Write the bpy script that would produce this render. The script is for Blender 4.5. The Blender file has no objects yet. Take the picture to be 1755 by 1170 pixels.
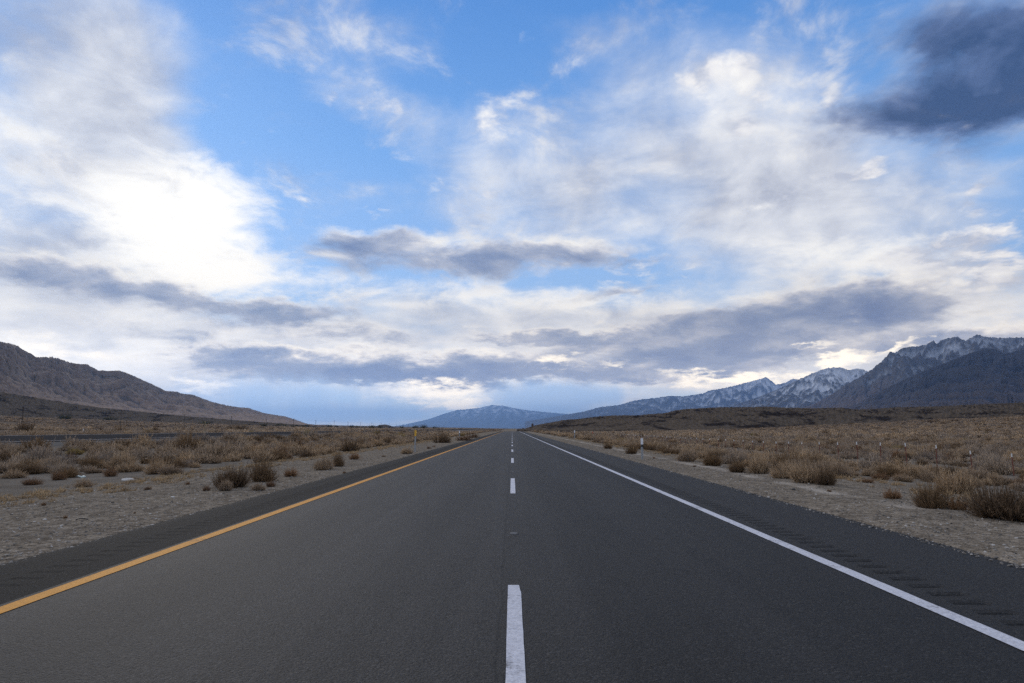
import bpy, math, random
import numpy as np

# ------------------------------------------------------------------ camera, world, sun, exposure
scene = bpy.context.scene
COL = scene.collection
PW, PH, F = 1755.0, 1170.0, 1170.0          # photograph size and focal length (24 mm on a 36 mm sensor) in its pixels
CAM_H = 1.38
PITCH = math.atan((734.0 - 585.0) / F)
cam_data = bpy.data.cameras.new("camera")
cam_data.sensor_width = 36.0
cam_data.lens = 24.0
cam_data.clip_start = 0.1
cam_data.clip_end = 200000.0
cam = bpy.data.objects.new("camera", cam_data)
COL.objects.link(cam)
cam.location = (0, 0, CAM_H)
cam.rotation_euler = (math.pi / 2 + PITCH, 0, 0)
scene.camera = cam

SUN_AZ, SUN_EL = math.radians(-30), math.radians(24)     # azimuth measured from +Y (down the road) towards +X
sun_data = bpy.data.lights.new("sun", 'SUN')
sun_data.energy = 1.0
sun_data.angle = math.radians(14)
sun_data.color = (1.0, 0.89, 0.74)
sun = bpy.data.objects.new("sun", sun_data)
COL.objects.link(sun)
sun.rotation_euler = (math.pi / 2 - SUN_EL, 0, math.pi - SUN_AZ)

scene.view_settings.view_transform = 'Standard'
scene.view_settings.look = 'None'
scene.view_settings.exposure = 0.0
scene.view_settings.gamma = 1.0
scene.view_settings.use_curve_mapping = False
scene.render.engine = 'CYCLES'
scene.cycles.use_denoising = False
scene.cycles.max_bounces = 4
scene.cycles.diffuse_bounces = 2
scene.cycles.glossy_bounces = 2
scene.cycles.transparent_max_bounces = 8
scene.cycles.volume_bounces = 0


def ray(px, py):
    """world direction through a point of the photograph"""
    x, u = (px - PW / 2) / F, (PH / 2 - py) / F
    c, s = math.cos(PITCH), math.sin(PITCH)
    v = np.array([x, c - u * s, s + u * c])
    return v / np.linalg.norm(v)


def azel(px, py):
    v = ray(px, py)
    return math.degrees(math.atan2(v[0], v[1])), math.degrees(math.asin(v[2]))


class NT:
    """small helper that writes node trees"""
    def __init__(self, tree):
        self.t = tree

    def new(self, kind, **kw):
        n = self.t.nodes.new(kind)
        for k, v in kw.items():
            setattr(n, k, v)
        return n

    def put(self, sock, v):
        if isinstance(v, bpy.types.NodeSocket):
            self.t.links.new(v, sock)
        elif v is not None:
            sock.default_value = v

    def math(self, op, a, b=None, c=None, clamp=False):
        n = self.new('ShaderNodeMath', operation=op, use_clamp=clamp)
        for i, v in enumerate((a, b, c)):
            self.put(n.inputs[i], v)
        return n.outputs[0]

    def vmath(self, op, a, b=None, c=None):
        n = self.new('ShaderNodeVectorMath', operation=op)
        for i, v in enumerate((a, b, c)):
            if v is not None:
                self.put(n.inputs[i], v)
        return n.outputs['Value'] if op in ('LENGTH', 'DOT_PRODUCT', 'DISTANCE') else n.outputs[0]

    def scale(self, a, k):
        n = self.new('ShaderNodeVectorMath', operation='SCALE')
        self.put(n.inputs[0], a)
        self.put(n.inputs['Scale'], k)
        return n.outputs[0]

    def comb(self, x, y, z=0.0):
        n = self.new('ShaderNodeCombineXYZ')
        for i, v in enumerate((x, y, z)):
            self.put(n.inputs[i], v)
        return n.outputs[0]

    def sep(self, v):
        n = self.new('ShaderNodeSeparateXYZ')
        self.put(n.inputs[0], v)
        return n.outputs

    def rng(self, v, a, b, c=0.0, d=1.0, kind='SMOOTHSTEP'):
        n = self.new('ShaderNodeMapRange', interpolation_type=kind)
        for i, q in enumerate((v, a, b, c, d)):
            self.put(n.inputs[i], q)
        return n.outputs[0]

    def noise(self, vec, scale, detail=5.0, rough=0.5, lac=2.0, dist=0.0, color=False, dim='3D'):
        n = self.new('ShaderNodeTexNoise', noise_dimensions=dim)
        self.put(n.inputs['Vector'], vec)
        self.put(n.inputs['Scale'], scale)
        n.inputs['Detail'].default_value = detail
        n.inputs['Roughness'].default_value = rough
        n.inputs['Lacunarity'].default_value = lac
        n.inputs['Distortion'].default_value = dist
        return n.outputs['Color' if color else 'Fac']

    def voro(self, vec, scale, feature='F1', out='Distance', rnd=1.0):
        n = self.new('ShaderNodeTexVoronoi', feature=feature)
        self.put(n.inputs['Vector'], vec)
        self.put(n.inputs['Scale'], scale)
        n.inputs['Randomness'].default_value = rnd
        return n.outputs[out]

    def mix(self, f, a, b, mode='MIX'):
        n = self.new('ShaderNodeMix', data_type='RGBA', blend_type=mode)
        self.put(n.inputs[0], f)
        for s, v in ((n.inputs[6], a), (n.inputs[7], b)):
            if isinstance(v, (tuple, list)) and len(v) == 3:
                v = (*v, 1.0)
            self.put(s, v)
        return n.outputs[2]

    def ramp(self, f, stops, kind='LINEAR'):
        n = self.new('ShaderNodeValToRGB')
        n.color_ramp.interpolation = kind
        e = n.color_ramp.elements
        while len(e) < len(stops):
            e.new(0.5)
        for q, (p, c) in zip(e, stops):
            q.position = p
            q.color = (*c, 1.0)
        self.put(n.inputs[0], f)
        return n.outputs[0]

    def bump(self, h, strength=0.5, dist=0.02):
        n = self.new('ShaderNodeBump')
        n.inputs['Strength'].default_value = strength
        n.inputs['Distance'].default_value = dist
        self.put(n.inputs['Height'], h)
        return n.outputs[0]


# ---- the sky: Nishita air with layers of procedural cloud, laid out by compass direction and elevation
world = bpy.data.worlds.new("World")
scene.world = world
world.use_nodes = True
world.cycles.sampling_method = 'MANUAL'
world.cycles.sample_map_resolution = 512
wt = world.node_tree
wt.nodes.clear()
W = NT(wt)
SKY_STRENGTH = 0.1
direction = W.new('ShaderNodeTexCoord').outputs['Generated']
dx, dy, dz = W.sep(direction)
AZ = W.math('MULTIPLY', W.math('ARCTAN2', dx, dy), 57.29578)
EL = W.math('MULTIPLY', W.math('ARCSINE', dz), 57.29578)
AE = W.comb(AZ, EL)
# clouds lie in flat decks: coordinates on the deck shrink towards the horizon
deck = W.math('ADD', W.math('MAXIMUM', dz, 0.0), 0.24)
DECK = W.comb(W.math('DIVIDE', dx, deck), W.math('DIVIDE', dy, deck))


def warped(amount_az, amount_el, scale, seed):
    c = W.noise(W.vmath('ADD', DECK, (seed, seed * 0.7, 0)), scale, 5.0, 0.58, color=True, dim='2D')
    off = W.vmath('MULTIPLY', W.vmath('SUBTRACT', c, (0.5, 0.5, 0.5)), (amount_az, amount_el, 0))
    return W.vmath('ADD', AE, off)


def blob(vec, px, py, rx, ry, rot=0.0, w=1.0, inner=0.15, outer=1.25):
    a, e = azel(px, py)
    a2, _ = azel(px + 10, py)
    _, e2 = azel(px, py - 10)
    n = W.new('ShaderNodeMapping', vector_type='TEXTURE')
    W.put(n.inputs['Vector'], vec)
    n.inputs['Location'].default_value = (a, e, 0)
    n.inputs['Rotation'].default_value = (0, 0, math.radians(rot))
    n.inputs['Scale'].default_value = (rx * abs(a2 - a) / 10, ry * abs(e2 - e) / 10, 1)
    return W.rng(W.vmath('LENGTH', n.outputs[0]), inner, outer, w, 0.0)


def blobs(vec, items, **kw):
    tot = None
    for it in items:
        # each blob waits for the one before it, which keeps the shader's memory small
        v = vec if tot is None else W.vmath('MULTIPLY_ADD', tot, (1e-7, 1e-7, 0), vec)
        b = blob(v, *it, **kw)
        tot = b if tot is None else W.math('ADD', tot, b)
    return tot


def banks(vec, items, top=1.0, base=0.8):
    """cloud banks: returns cover and height within the bank (-1 at the flat base, +1 at the crown)"""
    tot = hgt = None
    for (px, py, rx, ry, rot, w) in items:
        v = vec if tot is None else W.vmath('MULTIPLY_ADD', hgt, (1e-7, 1e-7, 0), vec)
        a, e = azel(px, py)
        a2, _ = azel(px + 10, py)
        _, e2 = azel(px, py - 10)
        n = W.new('ShaderNodeMapping', vector_type='TEXTURE')
        W.put(n.inputs['Vector'], v)
        n.inputs['Location'].default_value = (a, e, 0)
        n.inputs['Rotation'].default_value = (0, 0, math.radians(rot))
        n.inputs['Scale'].default_value = (rx * abs(a2 - a) / 10, ry * abs(e2 - e) / 10, 1)
        b = W.rng(W.vmath('LENGTH', n.outputs[0]), 0.0, 1.25, w, 0.0)
        y = W.sep(n.outputs[0])[1]
        if tot is None:
            tot, hgt = b, W.math('MULTIPLY', b, y)
        else:
            tot, hgt = W.math('ADD', tot, b), W.math('MULTIPLY_ADD', b, y, hgt)
    return tot, W.math('DIVIDE', hgt, W.math('MAXIMUM', tot, 0.05))


def over(col, f, c, gain=1.0):
    if isinstance(c, tuple):
        c = tuple(q / SKY_STRENGTH * gain for q in c)
    return W.mix(f, col, c)
sky_node = W.new('ShaderNodeTexSky', sky_type='NISHITA')
sky_node.sun_disc = False
sky_node.sun_elevation = SUN_EL
sky_node.sun_rotation = SUN_AZ
sky_node.altitude = 1200
sky_node.air_density = 1.0
sky_node.dust_density = 0.6
sky_node.ozone_density = 2.0
air = W.vmath('MULTIPLY', sky_node.outputs[0], (0.82, 1.0, 1.3))
# a plain blue that pales towards the horizon keeps the gaps between the clouds clear and deep
clear = W.ramp(W.rng(EL, 0.0, 50.0, kind='LINEAR'), [
    (0.0, (0.46, 0.60, 0.78)), (0.2, (0.36, 0.55, 0.84)), (0.45, (0.17, 0.39, 0.78)),
    (0.75, (0.062, 0.235, 0.64)), (1.0, (0.04, 0.16, 0.50))])
clear = W.scale(clear, 1.0 / SKY_STRENGTH)
col = W.mix(0.82, air, clear)


def n2(scale, detail, rough, off=(0, 0, 0), dist=0.0):
    v = W.vmath('ADD', DECK, off) if any(off) else DECK
    return W.math('SUBTRACT', W.noise(v, scale, detail, rough, dist=dist, dim='2D'), 0.5)


fine0 = n2(5.0, 7.0, 0.62, (0, 0, 0), 0.25)
mid0 = n2(2.2, 6.0, 0.55, (4.3, 1.7, 0), 0.2)
# the same clouds sampled a little nearer the light: the difference lights their edges
lit = W.math('SUBTRACT', fine0, n2(5.0, 4.0, 0.6, (-0.03, 0.05, 0), 0.25))
lit = W.math('MULTIPLY', lit, W.rng(EL, 0.0, 20.0, 0.25, 1.0))
soft = W.noise(AE, 0.13, 4.0, 0.55, dim='2D')
soft0 = W.math('SUBTRACT', soft, 0.5)

# 1. high thin veil
vec1 = warped(9.0, 5.0, 1.4, 2.0)
veil = blobs(vec1, [
    (110, 110, 250, 190, 0, 0.68), (230, 50, 170, 110, 0, 0.45), (210, 190, 170, 100, 0, 0.4), (130, 330, 300, 190, 0, 0.85), (310, 390, 150, 150, 0, 0.7), (100, 500, 330, 120, 0, 0.9),
    (1120, 150, 230, 130, 0, 0.5), (1280, 150, 150, 100, 0, 0.25), (1130, 330, 380, 160, 0, 0.75), (1460, 390, 300, 150, 0, 0.85),
    (1380, 240, 230, 110, 0, 0.45), (1680, 470, 160, 160, 0, 0.15),
    (810, 230, 150, 90, 0, 0.45), (620, 165, 110, 60, 0, 0.3), (700, 70, 150, 80, 0, 0.24), (860, 20, 100, 70, 0, 0.24), (1000, 60, 120, 60, 0, 0.2),
    (640, 350, 170, 60, 0, 0.2), (880, 330, 200, 90, 0, 0.26),
    (800, 545, 420, 75, 0, 0.9), (250, 590, 420, 80, 0, 0.9), (1250, 560, 420, 90, 0, 0.8), (1650, 560, 230, 90, 0, 0.6), (880, 650, 1300, 90, 0, 0.85),
    (60, 640, 420, 100, 0, 0.5)])
# cloud cover added out of the camera's sight, greyed to set the ground light
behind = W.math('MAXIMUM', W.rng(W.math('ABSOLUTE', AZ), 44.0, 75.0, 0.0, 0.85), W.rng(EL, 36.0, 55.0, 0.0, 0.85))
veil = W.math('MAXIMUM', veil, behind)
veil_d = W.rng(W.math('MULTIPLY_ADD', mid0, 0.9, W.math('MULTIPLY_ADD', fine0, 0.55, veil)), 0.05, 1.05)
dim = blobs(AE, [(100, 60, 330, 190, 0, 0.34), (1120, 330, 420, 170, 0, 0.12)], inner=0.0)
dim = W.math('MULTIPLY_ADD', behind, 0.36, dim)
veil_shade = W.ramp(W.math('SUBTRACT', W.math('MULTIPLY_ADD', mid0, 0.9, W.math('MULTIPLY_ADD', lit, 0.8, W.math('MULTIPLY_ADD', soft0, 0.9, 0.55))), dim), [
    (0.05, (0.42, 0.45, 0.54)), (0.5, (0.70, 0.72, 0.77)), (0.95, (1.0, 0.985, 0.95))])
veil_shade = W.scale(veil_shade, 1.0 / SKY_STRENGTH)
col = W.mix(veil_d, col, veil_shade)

# 2. glowing white where the light comes through
glow = blobs(AE, [
    (330, 395, 175, 150, 0, 1.15), (180, 370, 230, 110, 0, 0.35), (240, 330, 260, 130, 0, 0.25), (420, 480, 190, 60, 0, 0.55), (760, 500, 330, 45, 0, 0.6), (1040, 515, 170, 40, 0, 0.55),
    (1600, 440, 160, 60, 0, 0.6), (1440, 440, 230, 60, 0, 0.45), (60, 590, 300, 60, 0, 0.25), (750, 672, 130, 32, 0, 0.8), (810, 697, 90, 16, 0, 0.5),
    (960, 618, 60, 20, 0, 0.6), (1250, 648, 190, 26, 0, 0.8), (1455, 612, 70, 30, 30, 1.0), (1420, 590, 80, 14, 10, 0.5), (1540, 595, 60, 15, 20, 0.6)])
glow_d = W.rng(W.math('MULTIPLY_ADD', mid0, 1.2, W.math('MULTIPLY_ADD', fine0, 1.0, W.math('MULTIPLY_ADD', lit, 0.8, glow))), 0.15, 1.15)
col = over(col, glow_d, (1.10, 1.06, 0.98))

# 3. lit white tufts
vec3 = warped(5.0, 4.0, 4.0, 7.0)
puff = blobs(vec3, [
    (620, 165, 95, 45, -15, 0.55), (560, 150, 40, 30, 0, 0.3), (820, 240, 95, 55, 15, 0.55), (850, 190, 70, 35, 20, 0.45), (850, 330, 25, 13, 0, 0.6),
    (1200, 130, 75, 60, 0, 0.6), (1290, 140, 50, 60, 0, 0.6), (1270, 210, 110, 24, 0, 0.6), (1440, 160, 45, 20, 20, 0.7), (1480, 285, 70, 20, 20, 0.7),
    (1440, 300, 40, 20, 0, 0.6), (1370, 330, 90, 20, 10, 0.5), (1690, 325, 50, 30, 30, 0.85), (1700, 400, 80, 45, 0, 0.75), (1580, 440, 120, 48, 0, 0.8), (1670, 490, 70, 30, 0, 0.6), (1500, 285, 70, 22, 15, 0.4),
    (1720, 470, 70, 50, 0, 0.65), (1650, 520, 90, 25, 0, 0.5), (510, 345, 60, 18, 10, 0.4), (620, 360, 60, 18, 0, 0.38), (700, 285, 60, 14, 0, 0.35),
    (220, 150, 120, 60, 30, 0.4), (60, 210, 120, 60, 0, 0.3), (640, 405, 60, 14, 0, 0.45), (1080, 450, 110, 22, 0, 0.6), (1080, 490, 60, 14, 0, 0.5),
    (970, 615, 45, 20, 0, 0.7), (780, 610, 240, 18, 0, 0.5), (600, 590, 160, 20, 0, 0.45), (340, 665, 70, 22, -10, 0.7), (1050, 620, 40, 10, 0, 0.5),
    (1180, 600, 60, 14, 0, 0.3), (1700, 430, 110, 80, 0, 0.35), (1560, 480, 140, 30, 0, 0.3), (1240, 170, 130, 90, 0, 0.3), (1180, 120, 110, 60, 0, 0.25), (760, 320, 60, 20, 0, 0.35)])
vb = W.new('ShaderNodeTexVoronoi', feature='SMOOTH_F1', voronoi_dimensions='2D')
W.put(vb.inputs['Vector'], W.vmath('ADD', DECK, W.scale(W.vmath('SUBTRACT', W.noise(DECK, 8.0, 4.0, 0.6, color=True, dim='2D'), (0.5, 0.5, 0.5)), 0.12)))
vb.inputs['Scale'].default_value = 11.0
vb.inputs['Detail'].default_value = 2.0
vb.inputs['Smoothness'].default_value = 0.5
billow = W.math('SUBTRACT', 0.42, vb.outputs['Distance'])
puff_d = W.rng(W.math('MULTIPLY_ADD', billow, 0.9, W.math('MULTIPLY_ADD', fine0, 1.5, W.math('MULTIPLY', puff, 1.3))), 0.15, 1.25)
puff_c = W.scale(W.ramp(W.math('MULTIPLY_ADD', lit, 2.2, W.math('MULTIPLY_ADD', billow, 0.7, W.math('MULTIPLY_ADD', fine0, 0.6, 0.55))), [(0.1, (0.52, 0.55, 0.64)), (0.55, (0.84, 0.83, 0.84)), (1.0, (1.0, 0.98, 0.94))]), 1 / SKY_STRENGTH)
col = W.mix(puff_d, col, puff_c)

# 4. grey-blue banks, dark and flat below, catching light on their crowns
ragged = W.vmath('MULTIPLY', W.vmath('SUBTRACT', W.noise(DECK, 6.0, 5.0, 0.62, color=True, dim='2D'), (0.5, 0.5, 0.5)), (4.5, 2.2, 0))
vec4 = W.vmath('ADD', warped(6.0, 2.2, 1.7, 12.0), ragged)
bank_list = [
    (790, 440, 270, 46, 0, 0.75), (630, 412, 130, 28, 0, 0.55), (1010, 432, 160, 34, -4, 0.65), (1130, 452, 80, 14, 0, 0.35),
    (130, 478, 230, 46, -6, 0.7), (290, 497, 130, 36, -8, 0.5), (40, 460, 110, 44, 0, 0.4), (480, 530, 190, 30, 3, 0.91),
    (560, 622, 300, 36, 2, 1.053), (760, 636, 320, 30, 2, 1.3), (430, 606, 120, 26, 0, 0.975), (1090, 598, 240, 34, 0, 0.78), (1000, 573, 200, 18, 0, 0.585),
    (1100, 642, 230, 26, 0, 0.845), (1330, 540, 300, 50, 4, 0.91), (1500, 530, 150, 62, 0, 0.78), (1290, 600, 230, 44, 0, 0.845), (1060, 497, 100, 16, 6, 0.5),
    (1690, 572, 170, 32, 0, 0.78), (1500, 590, 100, 26, 10, 0.52), (860, 580, 150, 14, 0, 0.39), (600, 570, 200, 18, 0, 0.39), (240, 380, 70, 18, -20, 0.25), (90, 290, 160, 50, -20, 0.25), (220, 560, 300, 30, 0, 0.325)]
dark, crown = banks(vec4, bank_list)
dark_e = W.math('MULTIPLY_ADD', mid0, 0.7, W.math('MULTIPLY_ADD', fine0, 0.95, W.math('MULTIPLY', dark, 1.05)))
dark_d = W.rng(dark_e, 0.02, 0.72)
shade = W.math('MULTIPLY_ADD', crown, -0.36, W.math('MULTIPLY_ADD', lit, -1.3, W.math('MULTIPLY_ADD', fine0, 0.45, W.math('MULTIPLY_ADD', soft0, 0.5, W.math('MULTIPLY_ADD', dark_e, 0.5, 0.16)))))
dark_c = W.scale(W.ramp(shade, [
    (0.08, (1.0, 0.95, 0.86)), (0.26, (0.74, 0.72, 0.72)), (0.46, (0.44, 0.46, 0.54)), (0.68, (0.25, 0.295, 0.42)), (0.98, (0.14, 0.19, 0.34))]), 1 / SKY_STRENGTH)
col = W.mix(W.math('MULTIPLY', dark_d, 0.92), col, dark_c)

# 5. the heavy cloud high on the right
heavy = blobs(vec4, [(1690, 150, 230, 140, 0, 0.75), (1570, 195, 190, 60, 0, 0.6), (1770, 60, 130, 110, 0, 0.6), (1720, 20, 150, 90, 0, 0.6), (1640, 70, 120, 50, 0, 0.35), (1610, 30, 120, 60, 0, 0.35), (1560, 215, 200, 30, 0, 0.35), (1760, 200, 180, 60, 0, 0.5), (1445, 200, 70, 28, 0, 0.4), (1660, 185, 50, 18, 0, -0.4), (1690, 100, 150, 70, 0, 0.35)], inner=0.0)
heavy_e = W.math('MULTIPLY_ADD', mid0, 0.9, W.math('MULTIPLY_ADD', fine0, 1.3, W.math('MULTIPLY', heavy, 0.95)))
heavy_d = W.rng(heavy_e, -0.05, 1.0)
heavy_c = W.scale(W.ramp(W.math('MULTIPLY_ADD', lit, -1.8, W.math('MULTIPLY_ADD', fine0, 0.6, W.math('MULTIPLY', heavy_e, 0.8))), [(0.1, (0.46, 0.50, 0.60)), (0.4, (0.20, 0.26, 0.42)), (0.65, (0.10, 0.145, 0.28)), (1.0, (0.04, 0.07, 0.16))]), 1 / SKY_STRENGTH)
col = W.mix(W.math('MULTIPLY', heavy_d, 0.92), col, heavy_c)

# 6. a bright strip under the rain
gap = blobs(AE, [(600, 727, 90, 7, 0, 0.7), (700, 722, 40, 5, 5, 0.6)])
col = over(col, W.rng(W.math('MULTIPLY_ADD', fine0, 1.0, gap), 0.2, 0.8), (0.90, 0.86, 0.76))

# breaks in the cloud low down, where the light comes through behind the ranges
rim = blobs(W.vmath('ADD', AE, W.scale(ragged, 1.3)), [(750, 672, 130, 28, 0, 0.9), (810, 698, 90, 11, 0, 0.8), (1250, 650, 200, 18, 0, 0.85), (1440, 618, 70, 22, 20, 0.9), (1535, 597, 60, 12, 25, 0.8),
                 (965, 615, 80, 15, 0, 0.6), (1060, 622, 60, 9, 0, 0.5), (1390, 588, 60, 8, 5, 0.55), (340, 662, 80, 18, -10, 0.6), (820, 598, 200, 9, 0, 0.3), (90, 600, 260, 40, 0, 0.4)], inner=0.0)
rim_d = W.rng(W.math('MULTIPLY_ADD', fine0, 1.0, rim), 0.15, 0.85)
col = W.mix(W.math('MULTIPLY', rim_d, 0.9), col, tuple(q / SKY_STRENGTH * 1.25 for q in (1.0, 0.93, 0.80)))
# 8. rain under the far clouds
rain = blobs(AE, [(500, 680, 280, 50, 0, 0.95), (640, 715, 260, 24, 0, 0.6), (930, 684, 150, 46, 0, 1.15), (1040, 676, 130, 26, 0, 0.5)], inner=0.0)
streak = W.noise(W.vmath('MULTIPLY', AE, (1.0, 0.35, 1)), 0.6, 4.0, 0.5, dim='2D')
rain_d = W.rng(W.math('MULTIPLY_ADD', W.math('SUBTRACT', streak, 0.5), 0.6, rain), 0.1, 1.0)
col = over(col, W.math('MULTIPLY', rain_d, 0.85), (0.34, 0.50, 0.78))
col = W.scale(col, 1.07)

background = W.new('ShaderNodeBackground')
# light from the sky brightens towards the horizon, where one looks through more of it
col = W.scale(col, W.rng(EL, 0.5, 10.0, 1.75, 1.0))
col = W.mix(W.rng(EL, 2.0, 16.0, 1.0, 0.0), col, W.vmath('MULTIPLY', col, (1.06, 0.985, 0.87)))
W.put(background.inputs['Color'], col)
background.inputs['Strength'].default_value = SKY_STRENGTH
W.t.links.new(background.outputs[0], W.new('ShaderNodeOutputWorld').inputs[0])

# ------------------------------------------------------------------ helpers
rs = np.random.RandomState(7)
rnd = random.Random(11)


def mesh_from(name, verts, faces, attrs=None, smooth=False, mat_index=None):
    """mesh from numpy arrays; faces is an (n,3) or (n,4) array, or a list of such arrays"""
    me = bpy.data.meshes.new(name)
    verts = np.asarray(verts, np.float32)
    fl = faces if isinstance(faces, list) else [faces]
    fl = [np.asarray(f, np.int32) for f in fl if len(f)]
    nl = sum(f.size for f in fl)
    nf = sum(len(f) for f in fl)
    me.vertices.add(len(verts))
    me.vertices.foreach_set('co', verts.ravel())
    me.loops.add(nl)
    me.polygons.add(nf)
    me.loops.foreach_set('vertex_index', np.concatenate([f.ravel() for f in fl]))
    st, tot, k = [], [], 0
    for f in fl:
        st.append(np.arange(len(f)) * f.shape[1] + k)
        tot.append(np.full(len(f), f.shape[1]))
        k += f.size
    me.polygons.foreach_set('loop_start', np.concatenate(st).astype(np.int32))
    if mat_index is not None:
        me.polygons.foreach_set('material_index', np.asarray(mat_index, np.int32))
    me.polygons.foreach_set('use_smooth', np.full(nf, smooth))
    for an, av in (attrs or {}).items():
        a = me.attributes.new(an, 'FLOAT', 'POINT')
        a.data.foreach_set('value', np.asarray(av, np.float32).ravel())
    me.update(calc_edges=True)
    return me


def link(name, me, mat=None, parent=None, loc=(0, 0, 0)):
    o = bpy.data.objects.new(name, me)
    COL.objects.link(o)
    if mat is not None:
        for m in (mat if isinstance(mat, (list, tuple)) else [mat]):
            me.materials.append(m)
    if parent is not None:
        o.parent = parent
    o.location = loc
    return o


def tag(o, label=None, cat=None, group=None, kind=None):
    if label:
        o['label'] = label
    if cat:
        o['category'] = cat
    if group:
        o['group'] = group
    if kind:
        o['kind'] = kind
    return o


def empty(name, loc=(0, 0, 0)):
    o = bpy.data.objects.new(name, None)
    COL.objects.link(o)
    o.location = loc
    return o


def copy_tree(o, parent=None):
    c = o.copy()
    COL.objects.link(c)
    if parent is not None:
        c.parent = parent
    for ch in o.children:
        copy_tree(ch, c)
    return c


class MB:
    """collects shapes for ONE mesh"""
    def __init__(self):
        self.v, self.q, self.t = [], [], []
        self.n = 0

    def add(self, verts, quads=(), tris=()):
        self.v.append(np.asarray(verts, float).reshape(-1, 3))
        if len(quads):
            self.q.append(np.asarray(quads) + self.n)
        if len(tris):
            self.t.append(np.asarray(tris) + self.n)
        self.n += len(self.v[-1])

    def box(self, c, s, bev=0.0):
        """box with chamfered vertical and horizontal edges"""
        hx, hy, hz = s[0] / 2, s[1] / 2, s[2] / 2
        b = min(bev, hx * 0.9, hy * 0.9, hz * 0.9)
        if b <= 0:
            rings = [(-hz, 0), (hz, 0)]
        else:
            rings = [(-hz, b), (-hz + b, 0), (hz - b, 0), (hz, b)]
        vs = []
        for z, i in rings:
            a, d = hx - i, hy - i
            if b > 0:
                vs += [(a - b, -d, z), (a, -d + b, z), (a, d - b, z), (a - b, d, z), (-a + b, d, z), (-a, d - b, z), (-a, -d + b, z), (-a + b, -d, z)]
            else:
                vs += [(a, -d, z), (a, d, z), (-a, d, z), (-a, -d, z)]
        self.rings(np.array(vs) + np.array(c), len(rings))

    def rings(self, vs, nr):
        m = len(vs) // nr
        q, t = [], []
        for r in range(nr - 1):
            for k in range(m):
                k2 = (k + 1) % m
                q.append((r * m + k, r * m + k2, (r + 1) * m + k2, (r + 1) * m + k))
        for k in range(1, m - 1):
            t.append((0, k + 1, k))
            t.append(((nr - 1) * m, (nr - 1) * m + k, (nr - 1) * m + k + 1))
        self.add(vs, q, t)

    def tube(self, pts, rad, n=6):
        pts = np.asarray(pts, float)
        rad = np.broadcast_to(np.asarray(rad, float), (len(pts),))
        vs = []
        for i, p in enumerate(pts):
            d = pts[min(i + 1, len(pts) - 1)] - pts[max(i - 1, 0)]
            d = d / (np.linalg.norm(d) + 1e-9)
            a = np.cross(d, (0, 0, 1.0) if abs(d[2]) < 0.9 else (1.0, 0, 0))
            a /= np.linalg.norm(a)
            b = np.cross(d, a)
            for k in range(n):
                an = 2 * math.pi * k / n
                vs.append(p + rad[i] * (math.cos(an) * a + math.sin(an) * b))
        self.rings(np.array(vs), len(pts))

    def mesh(self, name, smooth=False, attrs=None):
        f = []
        if self.q:
            f.append(np.concatenate(self.q))
        if self.t:
            f.append(np.concatenate(self.t))
        return mesh_from(name, np.concatenate(self.v), f, attrs, smooth)

    def build(self, name, mat, parent=None, loc=(0, 0, 0), smooth=False):
        return link(name, self.mesh(name, smooth), mat, parent, loc)


def grid_mesh(name, X, Y, Z, attrs=None, smooth=True):
    r, c = X.shape
    i = np.arange(r * c).reshape(r, c)
    q = np.stack([i[:-1, :-1], i[:-1, 1:], i[1:, 1:], i[1:, :-1]], -1).reshape(-1, 4)
    return mesh_from(name, np.stack([X, Y, Z], -1).reshape(-1, 3), q, attrs, smooth)


def hash2(ix, iy, seed):
    h = (ix.astype(np.int64) * 374761393 + iy.astype(np.int64) * 668265263 + seed * 144665) & 0xFFFFFFFF
    h = ((h ^ (h >> 13)) * 1274126177) & 0xFFFFFFFF
    h = (h ^ (h >> 16)) & 0xFFFFFF
    return h / float(0xFFFFFF)


def vnoise(x, y, seed=0):
    x, y = np.asarray(x, float), np.asarray(y, float)
    ix, iy = np.floor(x), np.floor(y)
    fx, fy = x - ix, y - iy
    ux, uy = fx * fx * fx * (fx * (fx * 6 - 15) + 10), fy * fy * fy * (fy * (fy * 6 - 15) + 10)

    def g(a, b):
        an = hash2(a, b, seed) * 2 * math.pi
        return np.cos(an), np.sin(an)
    r = []
    for oy in (0, 1):
        for ox in (0, 1):
            gx, gy = g(ix + ox, iy + oy)
            r.append(gx * (fx - ox) + gy * (fy - oy))
    a = r[0] + (r[1] - r[0]) * ux
    b = r[2] + (r[3] - r[2]) * ux
    return (a + (b - a) * uy) * 1.5


def fbm(x, y, oct=5, seed=0, gain=0.5, ridged=False):
    t, a, w = 0.0, 1.0, 0.0
    c, s = math.cos(0.6), math.sin(0.6)
    for o in range(oct):
        n = vnoise(x, y, seed + o * 17)
        t = t + a * ((1 - np.abs(n)) ** 2 * 2 - 1 if ridged else n)
        w += a
        a *= gain
        x, y = (x * c - y * s) * 2.03 + 7.1, (x * s + y * c) * 2.03 - 3.3
    return t / w


def sstep(x, a, b):
    t = np.clip((np.asarray(x, float) - a) / (b - a), 0, 1)
    return t * t * (3 - 2 * t)


def softplus(x, w):
    return w * np.logaddexp(0, np.asarray(x, float) / w)


# ------------------------------------------------------------------ materials
def material(name):
    m = bpy.data.materials.new(name)
    m.use_nodes = True
    m.node_tree.nodes.clear()
    n = NT(m.node_tree)
    b = n.new('ShaderNodeBsdfPrincipled')
    m.node_tree.links.new(b.outputs[0], n.new('ShaderNodeOutputMaterial').inputs[0])
    return m, n, b


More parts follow.
